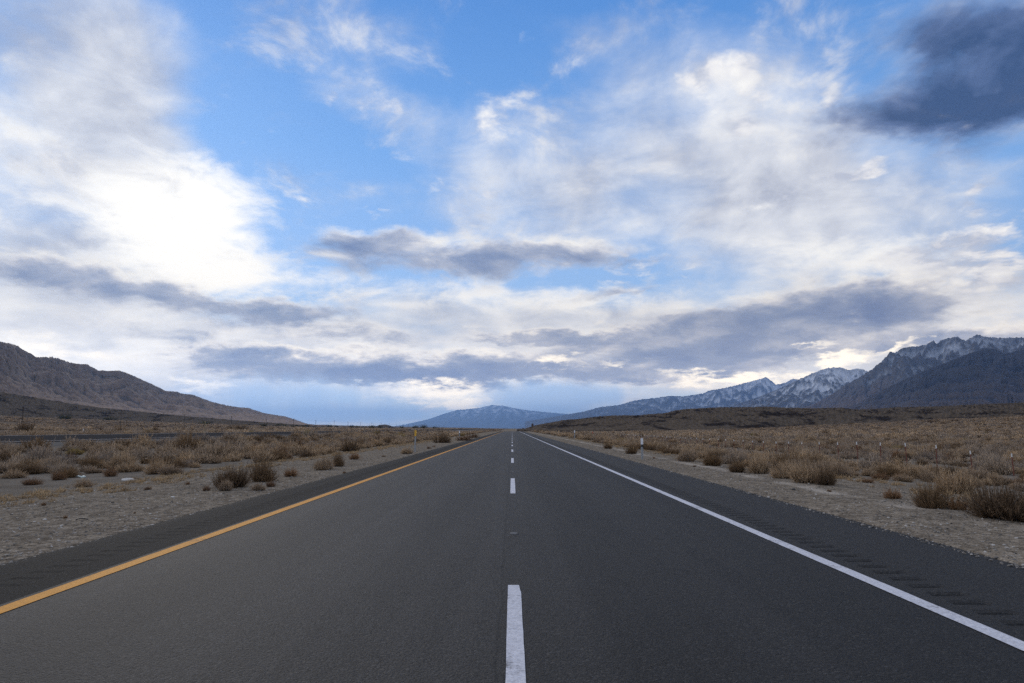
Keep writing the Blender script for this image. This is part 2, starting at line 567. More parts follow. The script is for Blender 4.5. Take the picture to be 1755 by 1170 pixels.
def plain(name, color, rough=0.7, metal=0.0, vary=0.25, scale=8.0):
    m, n, b = material(name)
    co = n.new('ShaderNodeTexCoord').outputs['Object']
    f = n.noise(co, scale, 5.0, 0.6)
    dark = tuple(c * (1 - vary) for c in color)
    light = tuple(min(1, c * (1 + vary)) for c in color)
    n.put(b.inputs['Base Color'], n.ramp(f, [(0.3, dark), (0.7, light)]))
    b.inputs['Roughness'].default_value = rough
    b.inputs['Metallic'].default_value = metal
    return m


# ground: pale gravel beside the pavements, brown desert soil further out
mat_ground, n, b = material("desert_ground")
pos = n.new('ShaderNodeNewGeometry').outputs['Position']
px_, py_, pz_ = n.sep(pos)
big = n.noise(pos, 0.05, 5.0, 0.6)
midn = n.noise(pos, 0.6, 6.0, 0.6)
sm = n.noise(pos, 9.0, 5.0, 0.7)
cell = n.voro(pos, 44.0, out='Color')
cellf = n.sep(cell)[0]
cell2 = n.sep(n.voro(pos, 9.0, out='Color'))[1]
grav = n.ramp(n.math('MULTIPLY_ADD', cellf, 0.48, n.math('MULTIPLY_ADD', n.math('SUBTRACT', sm, 0.5), 0.9, n.math('MULTIPLY', cell2, 0.4))), [
    (0.05, (0.085, 0.072, 0.058)), (0.35, (0.19, 0.16, 0.127)), (0.6, (0.265, 0.226, 0.18)), (0.95, (0.41, 0.36, 0.30))])
# wheel tracks worn pale along the right-hand gravel
trk = n.math('ABSOLUTE', n.math('SUBTRACT', n.math('ADD', px_, n.math('MULTIPLY', n.math('SUBTRACT', n.noise(pos, 0.15, 3.0), 0.5), 1.6)), 7.2))
trk = n.math('MULTIPLY', n.rng(trk, 0.08, 0.42, 1.0, 0.0), n.rng(midn, 0.38, 0.6))
grav = n.mix(n.math('MULTIPLY', trk, 0.6), grav, (0.52, 0.47, 0.41))
grav = n.mix(1.0, grav, n.ramp(midn, [(0.3, (0.84, 0.83, 0.82)), (0.7, (1.12, 1.1, 1.06))]), 'MULTIPLY')
soil = n.ramp(n.math('MULTIPLY_ADD', cellf, 0.3, n.math('MULTIPLY', midn, 0.7)), [(0.2, (0.10, 0.085, 0.068)), (0.5, (0.19, 0.165, 0.135)), (0.8, (0.28, 0.245, 0.205))])
far = n.ramp(n.math('ADD', n.math('MULTIPLY', big, 0.6), n.math('MULTIPLY', midn, 0.4)), [(0.3, (0.115, 0.090, 0.068)), (0.7, (0.195, 0.153, 0.116))])
dist_ = n.vmath('LENGTH', pos)
soil = n.mix(n.rng(dist_, 60.0, 320.0), soil, far)
ax = n.math('ABSOLUTE', n.math('ADD', px_, n.math('MULTIPLY', n.math('SUBTRACT', midn, 0.5), 3.0)))
gmask = n.rng(ax, 10.0, 13.5, 1.0, 0.0)
n.put(b.inputs['Base Color'], n.mix(gmask, soil, grav))
b.inputs['Roughness'].default_value = 0.95
b.inputs['Specular IOR Level'].default_value = 0.0
n.put(b.inputs['Normal'], n.bump(n.math('MULTIPLY_ADD', n.voro(pos, 44.0), -0.6, n.math('MULTIPLY', sm, 0.8)), 0.9, 0.03))


def asphalt(name, base, lane_fn=None, spec=0.5, rough=0.62, crack=0.0):
    m, n, b = material(name)
    pos = n.new('ShaderNodeNewGeometry').outputs['Position']
    px_, py_, pz_ = n.sep(pos)
    stone = n.sep(n.voro(pos, 75.0, out='Color'))[0]
    grit = n.noise(pos, 40.0, 4.0, 0.75)
    patch = n.noise(n.vmath('MULTIPLY', pos, (1.0, 0.12, 1.0)), 0.9, 6.0, 0.6)
    f = n.math('ADD', n.math('MULTIPLY', stone, 0.5), n.math('MULTIPLY', grit, 0.5))
    k = n.rng(f, 0.2, 0.8, 0.42, 1.68, 'LINEAR')
    k = n.math('MULTIPLY', k, n.rng(patch, 0.25, 0.75, 0.80, 1.2, 'LINEAR'))
    if lane_fn is not None:
        k = n.math('MULTIPLY', k, lane_fn(n, px_, py_, pos))
    c = n.scale(n.comb(*base), k)
    glint = n.rng(stone, 0.93, 0.97)
    c = n.mix(n.math('MULTIPLY', glint, 0.07), c, (0.30, 0.29, 0.28))
    n.put(b.inputs['Base Color'], c)
    b.inputs['Roughness'].default_value = rough
    b.inputs['Specular IOR Level'].default_value = spec
    n.put(b.inputs['Normal'], n.bump(n.math('MULTIPLY_ADD', n.voro(pos, 75.0), -0.5, grit), 0.8, 0.012))
    return m


def lanes(n, x, y, pos):
    """albedo of the two lanes: greyer worn left lane, newer darker right lane, oil down the middle of each, seams"""
    wob = n.math('ADD', x, n.math('MULTIPLY', n.math('SUBTRACT', n.noise(pos, 0.35, 4.0), 0.5), 0.5))
    right = n.rng(wob, -0.35, 1.3, 1.35, 0.85)
    wheel = n.math('COSINE', n.math('MULTIPLY', wob, 2 * math.pi / 1.85))
    k = n.math('MULTIPLY', right, n.math('MULTIPLY_ADD', wheel, 0.13, 1.0))
    seam = n.rng(n.math('ABSOLUTE', n.math('SUBTRACT', wob, 0.02)), 0.05, 0.45, 0.90, 1.0)
    # the join between the two paving passes, and a few sealed cracks
    join = n.rng(n.math('ABSOLUTE', n.math('SUBTRACT', n.math('ADD', x, n.math('MULTIPLY', n.math('SUBTRACT', n.noise(pos, 1.5, 5.0), 0.5), 0.10)), -0.09)), 0.004, 0.02, 0.62, 1.0)
    k = n.math('MULTIPLY', k, n.math('MULTIPLY', seam, join))
    e = n.voro(n.vmath('MULTIPLY', n.vmath('ADD', pos, n.scale(n.noise(pos, 1.2, 4.0, color=True), 1.2)), (0.22, 0.07, 1)), 1.0, 'DISTANCE_TO_EDGE')
    cr = n.rng(e, 0.0015, 0.005, 0.6, 1.0)
    # long streaks of wear drawn out by the traffic
    st_ = n.noise(n.vmath('MULTIPLY', pos, (3.2, 0.035, 1.0)), 1.0, 5.0, 0.6)
    k = n.math('MULTIPLY', k, n.rng(st_, 0.3, 0.7, 0.78, 1.2, 'LINEAR'))
    spot = n.rng(n.voro(n.vmath('MULTIPLY', pos, (1, 0.5, 1)), 0.55), 0.045, 0.07, 0.7, 1.0)
    return n.math('MULTIPLY', k, n.math('MULTIPLY', cr, spot))


def shoulder_dust(edge):
    def f(n, x, y, pos):
        d = n.math('ABSOLUTE', n.math('SUBTRACT', n.math('ADD', x, n.math('MULTIPLY', n.math('SUBTRACT', n.noise(pos, 2.5, 5.0, 0.65), 0.5), 0.5)), edge))
        return n.rng(d, 0.0, 0.40, 2.4, 1.0)
    return f


mat_lane = asphalt("asphalt_lanes", (0.0215, 0.0199, 0.0184), lanes, spec=0.22, rough=0.74)
mat_shoulder_dark = asphalt("asphalt_left_shoulder", (0.0105, 0.0098, 0.0092), shoulder_dust(-5.5), spec=0.12, rough=0.85)
mat_shoulder = asphalt("asphalt_right_shoulder", (0.0215, 0.0198, 0.0182), shoulder_dust(5.5), spec=0.2, rough=0.76)
mat_far_road = asphalt("asphalt_far_road", (0.048, 0.046, 0.046), spec=0.0, rough=0.95)
mat_groove = asphalt("asphalt_groove", (0.016, 0.016, 0.016), spec=0.1, rough=0.9)


def paint(name, color, wear=0.35):
    m, n, b = material(name)
    pos = n.new('ShaderNodeNewGeometry').outputs['Position']
    f = n.noise(pos, 22.0, 6.0, 0.75)
    g = n.noise(pos, 2.0, 5.0, 0.6)
    stone = n.sep(n.voro(pos, 75.0, out='Color'))[0]
    c = n.mix(1.0, color, n.ramp(n.math('MULTIPLY_ADD', stone, 0.4, n.math('MULTIPLY', f, 0.6)), [(0.25, (0.72, 0.72, 0.73)), (0.7, (1.05, 1.05, 1.05))]), 'MULTIPLY')
    w = n.rng(n.math('ADD', n.math('MULTIPLY', f, 0.6), n.math('MULTIPLY', g, 0.5)), 0.39, 0.52, 1.0, 0.0)
    n.put(b.inputs['Base Color'], n.mix(n.math('MULTIPLY', w, wear * 2), c, (0.07, 0.068, 0.066)))
    b.inputs['Roughness'].default_value = 0.75
    b.inputs['Specular IOR Level'].default_value = 0.2
    n.put(b.inputs['Normal'], n.bump(f, 0.4, 0.006))
    return m


mat_white_paint = paint("white_road_paint", (0.62, 0.62, 0.66))
mat_yellow_paint = paint("yellow_road_paint", (0.66, 0.29, 0.028), 0.25)

# ------------------------------------------------------------------ the lie of the land
ROAD_END = 350.0


def road_drop(y):
    """the road dips out of sight past a gentle crest"""
    y = np.asarray(y, float)
    return -2.6 * sstep(y, ROAD_END - 30, 520) * (1 - sstep(y, 620, 900))


def ground_z(x, y, rough=True):
    x, y = np.asarray(x, float), np.asarray(y, float)
    a = np.abs(x)
    # right: fill slope down from the pavement, flat, then the long rise of the valley side
    r = -0.012 * softplus(x - 5.5, 0.3) - 0.72 * sstep(x, 7.5, 22)
    r = r + (0.010 * softplus(x - 60, 12) + 0.050 * softplus(x - 150, 40)) * sstep(x, 12, 60)
    l = -0.012 * softplus(a - 5.5, 0.3) - 0.25 * sstep(a, 8, 14) + 0.9 * sstep(a, 24, 40)
    l = l + (0.010 * softplus(a - 60, 15) + 0.048 * softplus(a - 250, 60)) * sstep(a, 12, 60)
    z = np.where(x > 0, r, l)
    z = z * np.where(x > 0, 1.0, 1 - 0.55 * sstep(y, 600, 1600))
    z = z + road_drop(y) * (1 - sstep(a, 25, 90))
    z = z - 0.10 * sstep(5.3 - a, 0, 0.15) - 0.012
    z = z - 0.3 * sstep(-x, 34.6, 35.0) * (1 - sstep(-x, 46.7, 47.2))     # bed of the far carriageway
    if rough:
        k = sstep(a, 5.6, 9.0)
        z = z + k * (0.05 * fbm(x * 0.25, y * 0.25, 3, 5) + 0.10 * sstep(a, 12, 25) * fbm(x * 0.09, y * 0.09, 3, 9) * (1 - 0.9 * ((x < -31) & (x > -50))))
        z = z + sstep(a, 80, 300) * 1.6 * fbm(x * 0.008, y * 0.008, 4, 3)
    return z


def spread(a, b, n, p):
    t = np.linspace(0, 1, n)
    return a + (b - a) * t ** p


xr = np.unique(np.concatenate([np.linspace(0, 5.2, 9), [5.3, 5.36, 5.42, 5.5], np.linspace(5.6, 24, 90), spread(24, 400, 150, 1.6), spread(400, 60000, 60, 4.0)]))
xl = np.unique(np.concatenate([np.linspace(0, 5.2, 9), [5.3, 5.36, 5.42, 5.5], np.linspace(5.6, 34, 120), [34.6, 35.0, 40, 46.7, 47.2], spread(48, 400, 130, 1.6), spread(400, 60000, 60, 4.0)]))
gx = np.concatenate([-xl[::-1][:-1], xr])
gy = np.unique(np.concatenate([spread(-60, 4, 24, 0.6), np.linspace(4, 60, 190), spread(60, 600, 160, 1.7), spread(600, 62000, 90, 3.2)]))
GX, GY = np.meshgrid(gx, gy)
GZ = ground_z(GX, GY)
# at great distance the slopes level out
GZ = np.where(np.abs(GX) > 2500, np.minimum(GZ, ground_z(np.sign(GX) * 2500, GY, False)), GZ)
ground = tag(link("ground", grid_mesh("ground", GX, GY, GZ), mat_ground), kind='structure')


# ------------------------------------------------------------------ the road
YL0, YL1 = -3.98, -3.83          # yellow edge line
WL0, WL1 = 3.19, 3.33            # white edge line


def strip(name, x0, x1, ys, z, mat, wob=None):
    ys = np.asarray(ys, float)
    xs = np.array([x0, (x0 + x1) / 2, x1])
    X, Y = np.meshgrid(xs, ys)
    if wob is not None:
        X = X + wob(X, Y)
    Z = np.full_like(X, z) + road_drop(Y)
    return tag(link(name, grid_mesh(name, X, Y, Z), mat), kind='structure')


yroad = np.unique(np.concatenate([np.arange(-30, 60, 0.5), np.arange(60, 520, 4.0)]))
strip("road", -4.04, 3.40, yroad, 0.0, mat_lane)


def rumble_shoulder(name, x0, x1, rx0, rx1, mat, period=0.29, depth=0.014, length=0.15, edge_noise=None):
    """paved shoulder with a row of rounded grooves milled across it"""
    y0, y1 = -6.0, 130.0
    k = int((y1 - y0) / period)
    ph = np.array([0.0, 0.03, 0.065, 0.10, length, 0.21])
    ys = (y0 + np.arange(k)[:, None] * period + ph[None, :]).ravel()
    dp = np.tile(np.array([0.0, -0.8, -1.0, -0.8, 0.0, 0.0]) * depth, k)
    ys = np.concatenate([[-30.0, -6.2], ys, np.arange(131, 520, 4.0)])
    dp = np.concatenate([[0, 0], dp, np.zeros(len(np.arange(131, 520, 4.0)))])
    m = abs(rx1 - rx0) * 0.12
    xs = np.array(sorted([x0, x1, rx0, rx0 + m, rx1 - m, rx1, (x0 + rx0) / 2, (rx1 + x1) / 2]))
    w = np.where((xs > rx0 + 1e-6) & (xs < rx1 - 1e-6), 1.0, 0.0)
    X, Y = np.meshgrid(xs, ys)
    out = np.abs(xs).argmax()
    X[:, out] += 0.13 * fbm(Y[:, out] * 0.5, Y[:, out] * 0, 4, 21) + 0.05 * fbm(Y[:, out] * 2.5, Y[:, out] * 0, 3, 22)
    Z = dp[:, None] * w[None, :] + road_drop(Y)
    Z[:, out] -= 0.035
    o = tag(link(name, grid_mesh(name, X, Y, Z, smooth=False), [mat, mat_groove]), kind='structure')
    low = (depth > 0.01) & ((dp[:-1, None] + dp[1:, None]) * (w[None, :-1] * w[None, 1:]) < -0.9 * depth)       # groove floors take the darker asphalt
    o.data.polygons.foreach_set('material_index', low.astype(np.int32).ravel())
    return o


rumble_shoulder("road_shoulder", 3.40, 5.36, 3.49, 3.82, mat_shoulder)
rumble_shoulder("road_shoulder", -5.46, -4.04, -4.66, -4.34, mat_shoulder_dark, depth=0.008)

edge = lambda s: (lambda X, Y: 0.008 * fbm(X * 6 + s, Y * 1.7, 4, 31))
ymark = np.concatenate([np.arange(-20, 40, 0.12), np.arange(40, 360, 2.0)])
strip("edge_line", YL0, YL1, ymark, 0.005, mat_yellow_paint, edge(0))
strip("edge_line", WL0, WL1, ymark, 0.005, mat_white_paint, edge(9))
# a darker strip of asphalt against the inner side of the white line, and the worn ghost of an older line
PERIOD, DASH = 13.05, 4.45
for k in range(26):
    y1 = 6.27 + k * PERIOD
    y0 = y1 - DASH
    ys = np.linspace(y0, y1, 60 if k < 3 else 12)
    xs = np.array([-0.036, -0.018, 0.02, 0.058, 0.076])
    X, Y = np.meshgrid(xs, ys)
    X = X + 0.003 * fbm(X * 20 + k, Y * 2.5, 4, 40 + k)
    if k == 0:
        X[-4:, 3:] -= np.array([0.004, 0.010, 0.012, 0.016])[:, None]
    Y[0] += 0.05 * fbm(xs * 40, xs * 0 + k, 3, 3)
    tag(link("lane_dash", grid_mesh("lane_dash", X, Y, np.full_like(X, 0.005) + road_drop(Y)), mat_white_paint), kind='structure')

# far carriageway on the left, on its own low bank and tilted towards us
xs = np.array([-46.4, -46.0, -45.9, -35.6, -35.5, -35.1])
zs = np.array([0.72, 0.74, 0.74, 0.42, 0.42, 0.38])
ys = np.unique(np.concatenate([np.arange(-30, 200, 6.0), np.arange(200, 700, 15.0)]))


def far_road_z(x, y):
    base = ground_z(x, y, False)
    return np.interp(x, xs, zs) + 0.0 * base


X, Y = np.meshgrid(xs, ys)
tag(link("far_road", grid_mesh("far_road", X, Y, np.tile(zs, (len(ys), 1))), mat_far_road), kind='structure')
mat_bank = plain("bank_gravel", (0.045, 0.043, 0.042), 0.95, vary=0.4, scale=2.0)
xb = np.array([-48.8, -46.5])
X, Y = np.meshgrid(xb, ys)
tag(link("road_bank", grid_mesh("road_bank", X, Y, np.tile([0.3, 0.70], (len(ys), 1))), mat_ground), kind='structure')
xb = np.array([-35.0, -33.2])
X, Y = np.meshgrid(xb, ys)
tag(link("road_bank", grid_mesh("road_bank", X, Y, np.tile([0.36, -0.25], (len(ys), 1))), mat_bank), kind='structure')
for x in (-45.6, -36.0):
    z = np.interp(x, xs, zs) + 0.006
    X, Y = np.meshgrid(np.array([x - 0.07, x + 0.07]), ys)
    tag(link("far_edge_line", grid_mesh("far_edge_line", X, Y, np.full_like(X, z) + (X - x) * -0.03), mat_white_paint), kind='structure')

# ------------------------------------------------------------------ hills and mountains (height fields standing at their own distance)
def erode(h, drops, steps, seed, cell=1.0):
    """rain drops run down the height field, all at once, and carve gullies"""
    rr = np.random.RandomState(seed)
    H, Wd = h.shape
    h = h / cell
    for batch in range(6):
        n_ = drops // 6
        x = rr.rand(n_) * (Wd - 2) + 0.5
        y = rr.rand(n_) * (H - 2) + 0.5
        vx = np.zeros(n_); vy = np.zeros(n_); sed = np.zeros(n_); sp = np.ones(n_); wat = np.ones(n_)
        for s in range(steps):
            ix = np.clip(x.astype(int), 0, Wd - 2); iy = np.clip(y.astype(int), 0, H - 2)
            fx, fy = x - ix, y - iy
            a, b_, c, d = h[iy, ix], h[iy, ix + 1], h[iy + 1, ix], h[iy + 1, ix + 1]
            gx_ = (b_ - a) * (1 - fy) + (d - c) * fy
            gy_ = (c - a) * (1 - fx) + (d - b_) * fx
            z0 = a * (1 - fx) * (1 - fy) + b_ * fx * (1 - fy) + c * (1 - fx) * fy + d * fx * fy
            vx = vx * 0.15 - gx_ * 0.85; vy = vy * 0.15 - gy_ * 0.85
            l = np.sqrt(vx * vx + vy * vy) + 1e-9
            vx /= l; vy /= l
            nx = np.clip(x + vx, 0, Wd - 1.01); ny = np.clip(y + vy, 0, H - 1.01)
            jx = nx.astype(int); jy = ny.astype(int)
            gx2, gy2 = nx - jx, ny - jy
            z1 = h[jy, jx] * (1 - gx2) * (1 - gy2) + h[jy, jx + 1] * gx2 * (1 - gy2) + h[jy + 1, jx] * (1 - gx2) * gy2 + h[jy + 1, jx + 1] * gx2 * gy2
            dz_ = z1 - z0
            cap = np.maximum(-dz_, 0.01) * sp * wat * 5.0
            dep = np.where(dz_ > 0, np.minimum(dz_, sed), np.where(sed > cap, (sed - cap) * 0.2, 0.0))
            ero = np.where((dz_ <= 0) & (sed <= cap), np.minimum((cap - sed) * 0.25, -dz_), 0.0)
            ch = dep - ero
            sed -= ch
            delta = np.zeros_like(h)
            for (ox, oy, wgt) in ((0, 0, (1 - fx) * (1 - fy)), (1, 0, fx * (1 - fy)), (0, 1, (1 - fx) * fy), (1, 1, fx * fy)):
                delta += np.bincount((iy + oy) * Wd + ix + ox, ch * wgt, H * Wd).reshape(H, Wd)
            h = h + np.clip(delta, -0.03, 0.03)
            sp = np.sqrt(np.maximum(sp * sp - dz_ * 3.0, 0.04))
            wat *= 0.97
            x, y = nx, ny
        h = 0.85 * h + 0.15 * blur(blur(h, 1, 0), 1, 1)
    return h * cell


def blur(a, k, axis):
    ker = np.hanning(2 * k + 3)[1:-1]
    ker /= ker.sum()
    pad = [(0, 0)] * a.ndim
    pad[axis] = (k, k)
    p = np.pad(a, pad, mode='edge')
    return np.apply_along_axis(lambda v: np.convolve(v, ker, 'valid'), axis, p)


def mountain(name, mat, line, r_base, r_ridge, r_end, ncol, nrow, seed, base_z=0.0, spur=0.35, spur_scale=900.0,
             crag=0.0, fall=1.0, drops=60000, pw=1.15, snow=None, lean=0.0, jag=0.25, taper=0):
    """line: skyline points of the photograph; the range stands between r_base and r_end metres away"""
    lp = np.array(line, float)
    pxs = np.linspace(lp[0, 0], lp[-1, 0], ncol)
    pys = np.interp(pxs, lp[:, 0], lp[:, 1])
    az_, te = [], []
    for a, b_ in zip(pxs, pys):
        v = ray(a, b_)
        az_.append(math.atan2(v[0], v[1]))
        te.append(v[2] / math.hypot(v[0], v[1]))
    az_, te = np.array(az_), np.array(te)
    rb = r_base(pxs) if callable(r_base) else np.full(ncol, float(r_base))
    rr_ = r_ridge(pxs) if callable(r_ridge) else np.full(ncol, float(r_ridge))
    t = np.linspace(0, 1, nrow)
    tr = 0.62                                           # ridge sits here along each column
    R = np.where(t[:, None] < tr, rb[None] + (rr_ - rb)[None] * (t[:, None] / tr), rr_[None] + (r_end - rr_)[None] * ((t[:, None] - tr) / (1 - tr)))
    X, Y = R * np.sin(az_)[None], R * np.cos(az_)[None]
    wx = X + spur_scale * 0.5 * fbm(X / spur_scale * 0.7, Y / spur_scale * 0.7, 3, seed + 1)
    wy = Y + spur_scale * 0.5 * fbm(X / spur_scale * 0.7 + 31, Y / spur_scale * 0.7, 3, seed + 2)
    # spurs run down from the ridge, leaning sideways as they descend
    along = (az_[None] * rr_[None]) + lean * (rr_[None] - R) + 0.35 * (wx - X)
    down = R + 0.4 * (wy - Y)
    sp_ = fbm(along / spur_scale, down / (spur_scale * 3.2), 5, seed, 0.52, True)
    iso = fbm(wx / spur_scale * 1.3, wy / spur_scale * 1.3, 6, seed + 5, 0.55, True)
    u = np.clip(t / tr, 0, 1)[:, None]
    shape = np.where(t[:, None] <= tr, u ** pw, 1 - fall * ((t[:, None] - tr) / (1 - tr)) ** 1.1 * 0.8)
    top = te * rr_ + CAM_H - base_z
    env = np.clip(shape, 0, None) * (1.25 - shape) * 1.6 + 0.10 * shape
    h = top[None] * (shape + spur * env * (0.65 * sp_ + 0.5 * iso))
    h = np.maximum(h, -0.02 * top.max())
    cell = (rr_.mean() * (az_[-1] - az_[0]) / ncol + (R[1] - R[0]).mean()) / 2
    if drops:
        h = erode(h, drops, 44, seed, cell)
    h = h + crag * top.max() * np.clip(shape, 0, 1) * fbm(X / spur_scale * 5, Y / spur_scale * 5, 5, seed + 8, 0.6, True) * 0.12
    # match the skyline of the photograph: scale each azimuth so that its highest line of sight is the right one
    ang = (h + base_z - CAM_H) / R
    k = te / np.maximum(ang.max(0), 1e-5)
    k = np.clip(k, 0.3, 3)
    sm_ = blur(k, 6, 0)
    k = sm_ + (k - sm_) * (1 - jag)
    wk = sstep(np.clip(shape, 0, 1), 0.0, 0.5)
    h = h * (1 + (k[None] - 1) * wk)
    if taper:
        h = h * sstep(np.arange(ncol)[::-1], 0, taper)[None]
    h = h * sstep(t, 0.0, 0.10)[:, None]
    Z = h + base_z
    # sink the rims so that no edge shows
    Z[0] = np.minimum(Z[0], -40)
    Z[-1] -= 50
    attrs = {}
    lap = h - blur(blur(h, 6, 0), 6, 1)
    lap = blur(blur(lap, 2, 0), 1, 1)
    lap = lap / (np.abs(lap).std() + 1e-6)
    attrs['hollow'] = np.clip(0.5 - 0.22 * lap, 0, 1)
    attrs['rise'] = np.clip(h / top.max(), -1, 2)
    o = link(name, grid_mesh(name, X, Y, Z, attrs), mat)
    return tag(o, kind='structure')


def rock(name, low, high, hollow_c, snow_from=None, snow_full=None, scale=0.002, fleck=0.0, snow_c=(0.72, 0.75, 0.80)):
    m, n, b = material(name)
    pos = n.new('ShaderNodeNewGeometry').outputs['Position']
    rise = n.new('ShaderNodeAttribute', attribute_name='rise').outputs['Fac']
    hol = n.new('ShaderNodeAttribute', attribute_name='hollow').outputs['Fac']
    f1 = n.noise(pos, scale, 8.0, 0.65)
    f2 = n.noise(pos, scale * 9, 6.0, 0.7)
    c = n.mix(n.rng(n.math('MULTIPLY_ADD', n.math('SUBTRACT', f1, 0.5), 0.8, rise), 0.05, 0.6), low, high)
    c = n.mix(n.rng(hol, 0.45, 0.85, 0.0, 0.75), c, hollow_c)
    c = n.mix(1.0, c, n.ramp(n.math('ADD', n.math('MULTIPLY', f1, 0.4), n.math('MULTIPLY', f2, 0.6)), [(0.3, (0.7, 0.7, 0.7)), (0.7, (1.28, 1.28, 1.28))]), 'MULTIPLY')
    if fleck:
        sh = n.voro(pos, fleck)
        c = n.mix(n.rng(sh, 0.25, 0.5, 0.65, 0.0), c, tuple(q * 0.45 for q in low))
    if snow_from is not None:
        s = n.math('ADD', rise, n.math('MULTIPLY_ADD', n.math('SUBTRACT', hol, 0.5), 0.6, n.math('MULTIPLY', n.math('SUBTRACT', f2, 0.5), 0.9)))
        s = n.math('ADD', s, n.math('MULTIPLY', n.math('SUBTRACT', f1, 0.5), 0.3))
        c = n.mix(n.math('MULTIPLY', n.rng(s, snow_from, snow_full), 0.92), c, snow_c)
    n.put(b.inputs['Base Color'], c)
    b.inputs['Roughness'].default_value = 0.95
    b.inputs['Specular IOR Level'].default_value = 0.1
    return m


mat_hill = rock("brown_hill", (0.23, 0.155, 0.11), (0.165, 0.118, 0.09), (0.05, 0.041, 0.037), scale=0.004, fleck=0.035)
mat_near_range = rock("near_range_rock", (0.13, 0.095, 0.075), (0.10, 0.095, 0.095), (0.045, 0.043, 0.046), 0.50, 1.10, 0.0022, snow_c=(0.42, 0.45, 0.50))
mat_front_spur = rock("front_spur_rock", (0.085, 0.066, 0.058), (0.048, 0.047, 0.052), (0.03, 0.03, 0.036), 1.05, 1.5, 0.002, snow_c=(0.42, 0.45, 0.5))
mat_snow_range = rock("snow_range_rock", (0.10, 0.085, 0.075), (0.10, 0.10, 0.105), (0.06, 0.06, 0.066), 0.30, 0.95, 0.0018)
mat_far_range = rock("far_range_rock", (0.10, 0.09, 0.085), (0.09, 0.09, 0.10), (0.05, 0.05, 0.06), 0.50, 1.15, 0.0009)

# brown hills on the left: close at the frame's edge, running away down the valley
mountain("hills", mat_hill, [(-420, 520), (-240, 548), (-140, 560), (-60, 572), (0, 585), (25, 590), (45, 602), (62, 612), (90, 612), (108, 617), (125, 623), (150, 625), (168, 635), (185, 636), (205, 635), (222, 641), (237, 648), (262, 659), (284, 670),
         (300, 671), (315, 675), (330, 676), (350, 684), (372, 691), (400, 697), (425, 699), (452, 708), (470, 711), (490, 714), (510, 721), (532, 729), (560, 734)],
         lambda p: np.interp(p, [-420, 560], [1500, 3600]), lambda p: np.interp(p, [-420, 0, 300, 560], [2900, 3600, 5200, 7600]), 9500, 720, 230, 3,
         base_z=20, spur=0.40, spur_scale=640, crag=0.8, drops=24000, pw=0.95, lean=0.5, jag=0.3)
# mountains on the right, nearest last
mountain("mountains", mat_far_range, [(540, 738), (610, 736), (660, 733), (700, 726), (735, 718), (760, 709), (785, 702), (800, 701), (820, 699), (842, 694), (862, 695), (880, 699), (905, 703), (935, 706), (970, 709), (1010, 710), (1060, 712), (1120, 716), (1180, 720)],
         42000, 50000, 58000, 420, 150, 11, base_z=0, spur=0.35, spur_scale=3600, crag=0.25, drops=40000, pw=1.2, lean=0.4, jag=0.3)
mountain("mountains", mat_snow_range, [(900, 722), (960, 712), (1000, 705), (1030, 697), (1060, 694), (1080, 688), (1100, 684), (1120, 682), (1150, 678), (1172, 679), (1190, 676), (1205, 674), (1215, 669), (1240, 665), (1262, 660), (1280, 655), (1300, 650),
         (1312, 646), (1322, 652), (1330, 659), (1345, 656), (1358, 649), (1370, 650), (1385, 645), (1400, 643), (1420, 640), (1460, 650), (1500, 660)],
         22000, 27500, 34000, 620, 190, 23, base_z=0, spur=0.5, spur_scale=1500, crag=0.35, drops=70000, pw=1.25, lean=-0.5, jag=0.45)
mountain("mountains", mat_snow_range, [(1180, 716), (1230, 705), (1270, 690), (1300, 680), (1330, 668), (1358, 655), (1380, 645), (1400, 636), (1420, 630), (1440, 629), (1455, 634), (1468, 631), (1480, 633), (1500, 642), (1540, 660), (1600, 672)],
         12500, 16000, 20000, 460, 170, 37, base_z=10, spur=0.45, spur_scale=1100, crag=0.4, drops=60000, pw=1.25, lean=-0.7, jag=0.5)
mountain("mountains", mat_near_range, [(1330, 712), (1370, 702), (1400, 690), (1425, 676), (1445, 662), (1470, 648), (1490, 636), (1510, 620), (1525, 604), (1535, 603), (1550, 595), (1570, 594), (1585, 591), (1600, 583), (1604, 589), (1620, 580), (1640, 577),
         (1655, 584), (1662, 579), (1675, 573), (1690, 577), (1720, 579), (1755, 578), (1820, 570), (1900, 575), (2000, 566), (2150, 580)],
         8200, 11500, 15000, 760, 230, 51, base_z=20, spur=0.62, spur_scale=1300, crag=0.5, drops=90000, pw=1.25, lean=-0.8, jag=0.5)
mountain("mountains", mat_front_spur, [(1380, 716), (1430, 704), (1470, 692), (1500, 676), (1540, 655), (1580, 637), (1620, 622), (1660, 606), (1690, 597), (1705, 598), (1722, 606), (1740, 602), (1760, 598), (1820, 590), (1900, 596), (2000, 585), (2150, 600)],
         5600, 7800, 9500, 620, 190, 67, base_z=25, spur=0.5, spur_scale=1000, crag=0.3, drops=30000, pw=1.25, lean=-1.3, jag=0.35)

